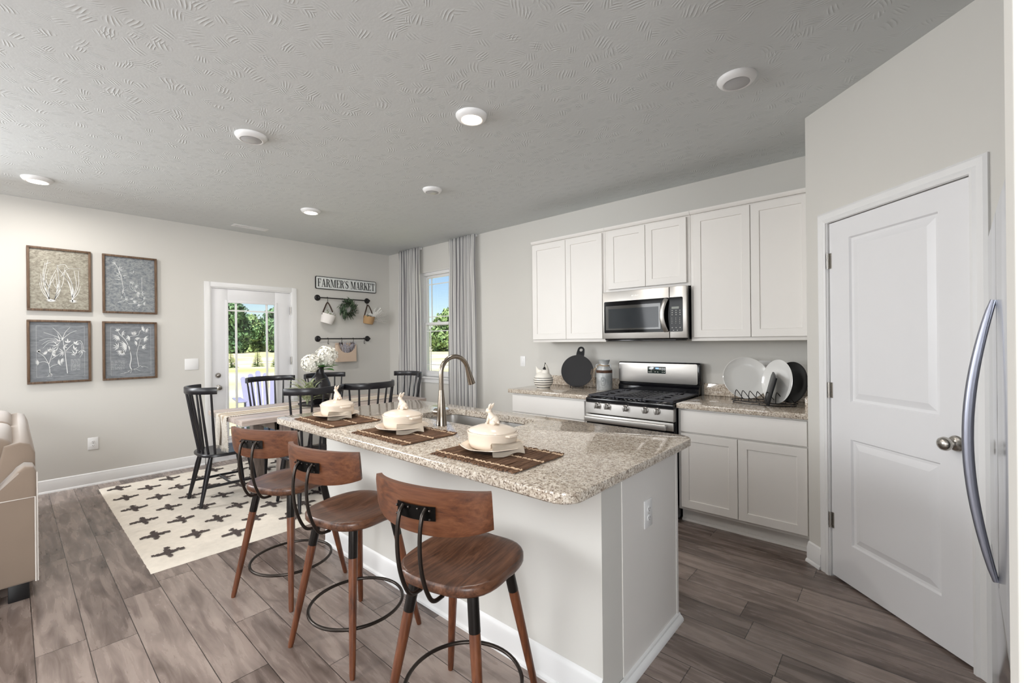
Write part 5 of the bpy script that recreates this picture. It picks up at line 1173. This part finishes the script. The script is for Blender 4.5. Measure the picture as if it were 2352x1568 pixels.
    for k in range(260):
        a = rng.random()*6.28; r = .080+rng.gauss(0, .016); b = c+Vector((rng.uniform(-.005, .02), r*math.cos(a), r*math.sin(a))); ta = a+PI/2+rng.uniform(-1.1, .9); d = Vector((rng.uniform(-.1, .5), math.cos(ta)*.8+math.cos(a)*.5*rng.uniform(-.6, 1), math.sin(ta)*.8+math.sin(a)*.5*rng.uniform(-.6, 1))); leaf(g, b, d, rng.uniform(.06, .10), .0125, curl=.2, nseg=3)
    g.obj('leaves', 'wreath', t, True, None); g = G(); g.tube([c+Vector((.003, .078*math.cos(a), .078*math.sin(a))) for a in [k*2*PI/30 for k in range(30)]], .007, 8, closed=True); g.tube([c+Vector((.0, .0, .078)), (.058, -.745, 2.023)], .002, 5); g.obj('wreath_ring', 'bark', t, True)
    # paper pocket with lavender
    y0, y1, z0, z1 = -.915, -.632, 1.130, 1.368
    t = thing('paper_pocket', 'beige paper pocket with scooped front hanging from the lower rail', 'wall pocket', (.03, (y0+y1)/2, z0)); g = G(); yc = (y0+y1)/2
    scoop = [(yc+.13*math.cos(a), z1-.010-.105*abs(math.sin(a))**1.3) for a in [PI*k/14 for k in range(15)]]
    g.prism([(y0, z0), (y1, z0), (y1, z1)]+scoop+[(y0, z1)], lambda u, v, d: (d, u, v), .098, .102); g.box(.022, .026, y0, y1, z0, z1+.03); g.box(.022, .102, y0, y1, z0-.003, z0)
    for y in (y0, y1): g.box(.022, .102, y-.0015, y+.0015, z0, z1)
    g.obj('pocket', 'paper', t, True, None); g = G(); g.box(.024, .045, -.862, -.812, 1.365, 1.405, .004); g.box(.024, .045, -.680, -.630, 1.365, 1.405, .004); g.obj('leather_tab', 'leather', t, True)
    t = thing('lavender_bunch', 'pale lavender sprigs standing in the beige paper pocket', 'flowers', (.062, yc, z0+.06)); g = G(); g.raw = True
    for k in range(44):
        b = Vector((rng.uniform(.035, .09), yc+rng.uniform(-.06, .05), z0+.02)); tip = Vector((rng.uniform(.04, .12), yc+rng.uniform(-.10, .17), z1+rng.uniform(-.02, .055))); d = (tip-b).normalized(); leaf(g, b, d, (tip-b).length, .0035, curl=.02, nseg=2)
        for q in range(8): p = b+(tip-b)*(.62+.38*q/8); leaf(g, p, d+Vector((rng.uniform(-.5, .5), rng.uniform(-.6, .6), .1)), .022, .005, curl=.1, nseg=2)
    g.obj('sprigs', 'lavender', t, True, None)
rails()

# ------------------------------------------------------------------ curtains
def curtain(label, x0, x1, seed):
    t = thing('curtain', label, 'curtain', ((x0+x1)/2, -.09, 0), 0, 'striped curtains at the kitchen window'); rng = random.Random(seed); n = 6; ph = [rng.uniform(-.6, .6) for _ in range(12)]; amp = [rng.uniform(.75, 1.2) for _ in range(12)]
    zt, zb = 2.764, .012
    def P(u, v):
        z = zt+(zb-zt)*v; k = 2*PI*n*u; top = max(0, 1-v*7); i = min(11, int(u*n*2)); A = .022+.010*min(1, v*3)
        ww = 1-.03*math.sin(min(1, v*4)*PI)+.05*v; xm = (x0+x1)/2; x = xm+(x0-xm+(x1-x0)*u)*ww
        y = -.078+A*math.sin(k+.25*math.sin(v*5+seed))*(1-.25*top)+.010*math.sin(k*2+seed+v*1.5)+.006*math.sin(u*17+v*8)*(1-top)
        x += .010*math.cos(k+.4)*(1-top*.6); return (x, y, z)
    g = G(); g.sheet(P, 150, 44, lambda u, v: (u*(x1-x0)*1.75, v*2.7)); bmesh.ops.solidify(g.b, geom=g.b.faces[:], thickness=.0015); g.obj('curtain_cloth', 'curtain', t, True, 180)
    g = G(); g.box(x0+.02, x1-.02, -.030, -.006, H-.03, H-.0005, .003); g.obj('curtain_track', 'plate', t, True)
curtain('grey striped curtain panel left of the kitchen window', .360, .885, 1)
curtain('grey striped curtain panel right of the kitchen window, above the sink faucet', 1.520, 2.040, 2)

# ------------------------------------------------------------------ things on the counters
ZC = .914
def hen():
    t = thing('hen_jar', 'cream hen shaped jar with black bands at the left counter end', 'jar', (3.375, -.42, ZC)); g = G()
    prof = [(.064, 0, 0), (.068, .008, 1), (.066, .016, 0), (.074, .026, 0), (.087, .040, 1), (.091, .047, 0), (.096, .063, 1), (.098, .070, 0), (.100, .086, 1), (.100, .093, 0), (.096, .107, 1), (.094, .113, 0), (.087, .122, 0), (.076, .122, 0), (.08, .09, 0), (.05, .02, 0)]
    n = 48; R = [[g.v((r*math.cos(2*PI*j/n), r*math.sin(2*PI*j/n), z)) for j in range(n)] for r, z, _ in prof]
    for i, (A, B) in enumerate(zip(R, R[1:])):
        g.mi = prof[i][2]
        for j in range(n): g.face([A[j], A[(j+1) % n], B[(j+1) % n], B[j]])
    g.mi = 0; g.face(R[0][::-1]); g.face(R[-1]); g.obj('jar_body', ['henwhite', 'henblack'], t, ang=50)
    g = G(); g.lathe([(.083, .122), (.084, .127), (.078, .140), (.060, .158), (.035, .172), (.004, .176)], n=40)
    g.tube(smooth([(.020, 0, .150), (.036, -.004, .185), (.038, -.008, .215), (.036, -.012, .240), (.034, -.014, .252)], 5), [.052, .047, .043, .040, .037, .034, .031, .028, .026, .024, .022, .021, .020, .019, .018, .017, .015, .012, .009, .006, .003], 18)
    g.tube(smooth([(-.030, 0, .140), (-.062, 0, .168), (-.082, 0, .198), (-.094, 0, .222)], 5), [.048, .046, .044, .041, .038, .034, .030, .026, .022, .018, .014, .010, .008, .006, .004, .002], 14, flat=.5, upv=(0, 1, 0))
    l = g.obj('lid', 'henwhite', t, ang=60)
    g = G()
    for p, r in (((.041, -.022, .256), .009), ((.039, -.028, .238), .008)): g.sphere(p, r, 10, (.7, .6, 1.1))
    for s in (-1, 1): g.tube([(.042+.000, -.0335, .226), (.044+s*.012, -.042, .196)], [.005, .008], 8)
    g.sphere((.043, -.040, .212), .007, 8); g.obj('comb_and_wattle', 'henblack', l)
hen()
def board():
    a = math.radians(24); lean = math.radians(14); loc = (3.635, -.200, ZC)
    s = thing('easel_stand', 'thin black wire easel holding the round black board', 'stand', loc, a); g = G()
    for x in (-.06, .06): g.tube([(x, -.062, .004), (x, -.055, .034), (x, -.045, .012), (x, .06, .004), (x, .082, .006), (x*.8, .055, .13)], .003, 6)
    g.tube([(-.06, -.057, .030), (.06, -.057, .030)], .003, 6); g.tube([(-.06, .06, .0045), (.06, .06, .0045)], .003, 6); g.tube([(-.048, .055, .13), (.048, .055, .13)], .003, 6); g.obj('wire_frame', 'wire', s)
    t = thing('serving_board', 'round black serving board with holed handle leaning on a wire easel', 'board', loc, a)
    mt = Matrix.Translation((0, -.026, .016)) @ Matrix.Rotation(-lean, 4, 'X') @ Matrix.Translation((0, 0, .163)) @ Matrix.Rotation(math.radians(9), 4, 'Y')
    R = .163; out = []
    a0, a1 = 104, 76
    out = arc(0, 0, R, a0, a0+332, 60); out += [(.040, R+.016), (.036, R+.050)]+arc(0, R+.056, .035, 0, 180, 10)[0:]+[(-.036, R+.050), (-.040, R+.016)]
    hole = arc(0, R+.056, .0165, 0, 360, 20)[:-1]
    g = G()
    f = lambda p, d: mt @ Vector((p[0], d, p[1]))
    rims = []
    for d in (-.006, .006):
        A = [g.v(f(p, d)) for p in out]; B = [g.v(f(p, d)) for p in hole]; es = []
        for L in (A, B): es += [g.b.edges.new((L[i], L[(i+1) % len(L)])) for i in range(len(L))]
        bmesh.ops.triangle_fill(g.b, use_beauty=True, edges=es); rims.append((A, B))
    for k in (0, 1):
        A, B = rims[0][k], rims[1][k]
        for i in range(len(A)): g.face([A[i], A[(i+1) % len(A)], B[(i+1) % len(A)], B[i]])
    g.obj('board_disc', 'blackboard', t, ang=40)
board()
def milk_can():
    t = thing('milk_can', 'galvanised milk can with rusty band and raffia beside the range', 'can', (3.925, -.165, ZC)); g = G()
    g.lathe([(.074, 0), (.077, .004), (.077, .165), (.0745, .168)], n=40, cap1=False); g.lathe([(.0745, .192), (.074, .196), (.052, .232), (.045, .245), (.045, .256), (.052, .276), (.056, .292), (.053, .292), (.042, .25), (.02, .24)], n=40, cap0=False); g.obj('can_body', 'zinc', t)
    g = G(); g.lathe([(.0755, .166), (.0765, .168), (.0765, .192), (.0755, .194)], n=40); g.obj('rusty_band', 'rust', t)
    for s in (-1, 1): g = G(); g.tube(smooth([(s*.050, -.01, .248), (s*.074, -.015, .244), (s*.080, -.016, .222), (s*.068, -.012, .205)], 5), .0045, 8); g.obj('can_handle', 'zinc', t)
    g = G(); rng = random.Random(6)
    for k in range(4): g.tube([((.047+.002*k)*math.cos(a), (.047+.002*k)*math.sin(a), .244-.003*k+.004*math.sin(a*2)) for a in [q*2*PI/28 for q in range(28)]], .0016, 5, closed=True)
    for k in range(5): g.tube(smooth([(-.040, -.03, .244), (-.070-.004*k, -.05, .20), (-.082-.003*k, -.05-.006*k, .12+.02*k), (-.080-.006*k, -.055-.006*k, .03+.03*k)], 4), .0014, 5)
    g.obj('raffia', 'twine', t)
    g = G(); b = math.radians(-70)
    def on(u, v, r=.0775): a = b+u/.077; return (r*math.cos(a), r*math.sin(a), v)
    for P in (rrect(-.019, .019, .05, .125, .015, 4),): g.tube([on(*p) for p in P], .0012, 5, closed=True)
    for P in (arc(0, .105, .010, 0, 360, 12)[:-1], arc(0, .088, .006, 0, 360, 10)[:-1]): g.tube([on(*p) for p in P], .0011, 5, closed=True)
    g.tube([on(-.01, .07), on(0, .062), on(.01, .07)], .0011, 5); g.obj('embossed_mark', 'dark', t)
milk_can()
def dishes():
    def round_plate(label, c, r, nrm, mat, depth=.022, grp='plates standing in the wire rack', name='plate'):
        t = thing(name, label, 'plate', c, 0, grp); q = Vector(nrm).normalized().to_track_quat('Z', 'Y').to_matrix().to_4x4(); mt = Matrix.Translation(c) @ q; g = G()
        g.lathe([(r*.60, -.012), (r*.66, -.010), (r*.95, .010), (r, depth*.75), (r*.985, depth*.8), (r*.92, .012), (r*.68, -.004), (r*.55, -.006), (.005, -.006)], n=64, mtx=mt); g.obj('plate_disc', mat, t, True, 50)
    round_plate('large white plate facing out at the left of the wire rack', (5.185, -.200, ZC+.176), .163, (.40, -.88, .27), 'platewhite')
    round_plate('white plate turned sideways at the right of the wire rack', (5.435, -.345, ZC+.171), .158, (-.68, -.73, .13), 'platewhite')
    round_plate('black round plate against the pantry wall behind the white plate', (5.505, -.235, ZC+.160), .150, (-.62, -.77, .14), 'blackplate')
    t = thing('square_plate', 'flat black square plate standing edge on in the wire rack', 'plate', (5.385, -.375, ZC+.014), 0, 'plates standing in the wire rack')
    mt = Matrix.Translation((5.365, -.42, ZC+.014)) @ Matrix.Rotation(math.radians(112), 4, 'Z') @ Matrix.Rotation(math.radians(16), 4, 'X'); g = G(); g.prism([(-.10, .0), (.045, .0), (.075, .21), (.06, .235), (-.085, .20)], lambda u, v, d: mt @ Vector((u, d, v)), -.006, .006, .002); g.obj('plate_slab', 'blackplate', t, True)
    t = thing('plate_rack', 'black wire plate rack on the right granite counter', 'rack', (5.335, -.335, ZC)); g = G()
    ov = lambda a, k=1: (.215*math.cos(a)*k, .105*math.sin(a)*k)
    g.tube([(*ov(2*PI*k/48), .022) for k in range(48)], .0032, 8, closed=True); g.tube([(*ov(2*PI*k/48, .96), .006) for k in range(48)], .0026, 8, closed=True)
    for k in range(6): a = 2*PI*k/6+.5; g.tube([(*ov(a), .022), (*ov(a, 1.0), .0032)], .003, 6)
    g.obj('rack_base', 'wire', t)
    for x in (-.165, -.115, -.065, -.015, .045, .105, .160):
        w = .105*math.sqrt(1-(x/.215)**2); sk = .03; P = [(x-sk*.3, -w, .022), (x-sk*.3, -w+.004, .075), (x-sk*.2, -w+.020, .098), (x, -w+.040, .088), (x+sk, 0, .030), (x+sk, w*.5, .026), (x+sk, w, .022)]
        g = G(); g.tube(smooth(P, 5), .0028, 8); g.obj('wire_loop', 'wire', t)
dishes()

# ------------------------------------------------------------------ sofa
def sofa():
    t = thing('sofa', 'tan velvet sofa end at the left edge of the picture', 'sofa', (1.5, -4.35, 0))
    X1, X0, YB = 2.50, .45, -3.895
    g = G(); g.box(X0+.16, X1-.16, -4.80, YB-.12, .10, .43, .03, 3); g.obj('sofa_base', 'sofa', t, True)
    f = lambda u, v, d: (d, u, v)
    armp = [(YB, .10), (YB, .70), (YB-.012, .730), (YB-.045, .738), (YB-.075, .715), (YB-.155, .585), (YB-.20, .560), (-4.78, .555), (-4.82, .53), (-4.83, .10)]
    for a, b in ((X1-.16, X1), (X0, X0+.16)):
        g = G(); g.prism(armp, f, a, b, .014); ar = g.obj('arm', 'sofa', t, True, 50)
        xs = b if b == X1 else a
        g = G(); g.tube([(xs, YB-.006, .10), (xs, YB-.006, .566), (xs, YB-.21, .566), (xs, -4.82, .548)], .0035, 8); g.tube([(xs-.002, YB+.002, .10), (xs-.002, YB+.002, .70)], .003, 8); g.obj('piping', 'piping', ar, True)
    g = G(); g.prism([(YB, .10), (YB, .78), (YB-.02, .835), (YB-.06, .850), (YB-.12, .835), (YB-.20, .43), (YB-.20, .10)], f, X0+.162, X1-.162, .012); bk = g.obj('backrest', 'sofa', t, True, 50)
    for a, b in ((X0+.17, 1.47), (1.48, X1-.17)):
        g = G(); g.box(a, b, -4.80, YB-.21, .43, .56, .045, 4); g.obj('seat_cushion', 'sofa', t, True)
        g = G(); mt = Matrix.Translation(((a+b)/2, YB-.19, .72)) @ Matrix.Rotation(math.radians(-14), 4, 'X'); g.box(-(b-a)/2, (b-a)/2, -.08, .08, -.16, .17, .06, 4, mt); g.obj('back_cushion', 'sofa', t, True)
    for x in (X0+.07, X1-.09):
        for y in (YB-.07, -4.74): g = G(); g.box(x-.05, x+.05, y-.04, y+.04, 0, .10, .004); g.obj('foot', 'blackfoot', t, True)
    def pillow(label, c, s, rx, rz, mat):
        t = thing('throw_pillow', label, 'pillow', c, 0, 'throw pillows on the sofa'); mt = Matrix.Translation(c) @ Matrix.Rotation(rz, 4, 'Z') @ Matrix.Rotation(rx, 4, 'X'); g = G(); n = 14
        def P(u, v, sg): x, z = u*2-1, v*2-1; th = .085*((1-x**4)*(1-z**4))**.5; k = 1-.06*(1-abs(x))*abs(z)-.06*(1-abs(z))*abs(x); return mt @ Vector((x*s*k, sg*th, z*s*k))
        g.sheet(lambda u, v: P(u, v, 1), n, n); g.sheet(lambda u, v: P(u, v, -1), n, n); bmesh.ops.remove_doubles(g.b, verts=g.b.verts, dist=1e-4); g.obj('pillow_case', mat, t, True, 180)
        g = G(); g.tube([mt @ Vector((x*s*(1-.06*(1-abs(x))*abs(z)-.06*(1-abs(z))*abs(x)), 0, z*s*(1-.06*(1-abs(x))*abs(z)-.06*(1-abs(z))*abs(x)))) for x, z in [(-1+k/6, -1) for k in range(12)]+[(1, -1+k/6) for k in range(12)]+[(1-k/6, 1) for k in range(12)]+[(-1, 1-k/6) for k in range(12)]], .005, 6, closed=True); g.obj('piping', 'piping', t, True)
    pillow('taupe throw pillow nearest the sofa arm at the left edge', (2.17, -4.36, .760), .21, math.radians(-24), math.radians(16), 'pillow2')
    pillow('pale throw pillow just behind the taupe pillow on the sofa', (1.72, -4.36, .775), .21, math.radians(-22), math.radians(4), 'pillow1')
    pillow('pale throw pillow farthest along the sofa', (.95, -4.36, .775), .21, math.radians(-22), 0, 'pillow1')
sofa()
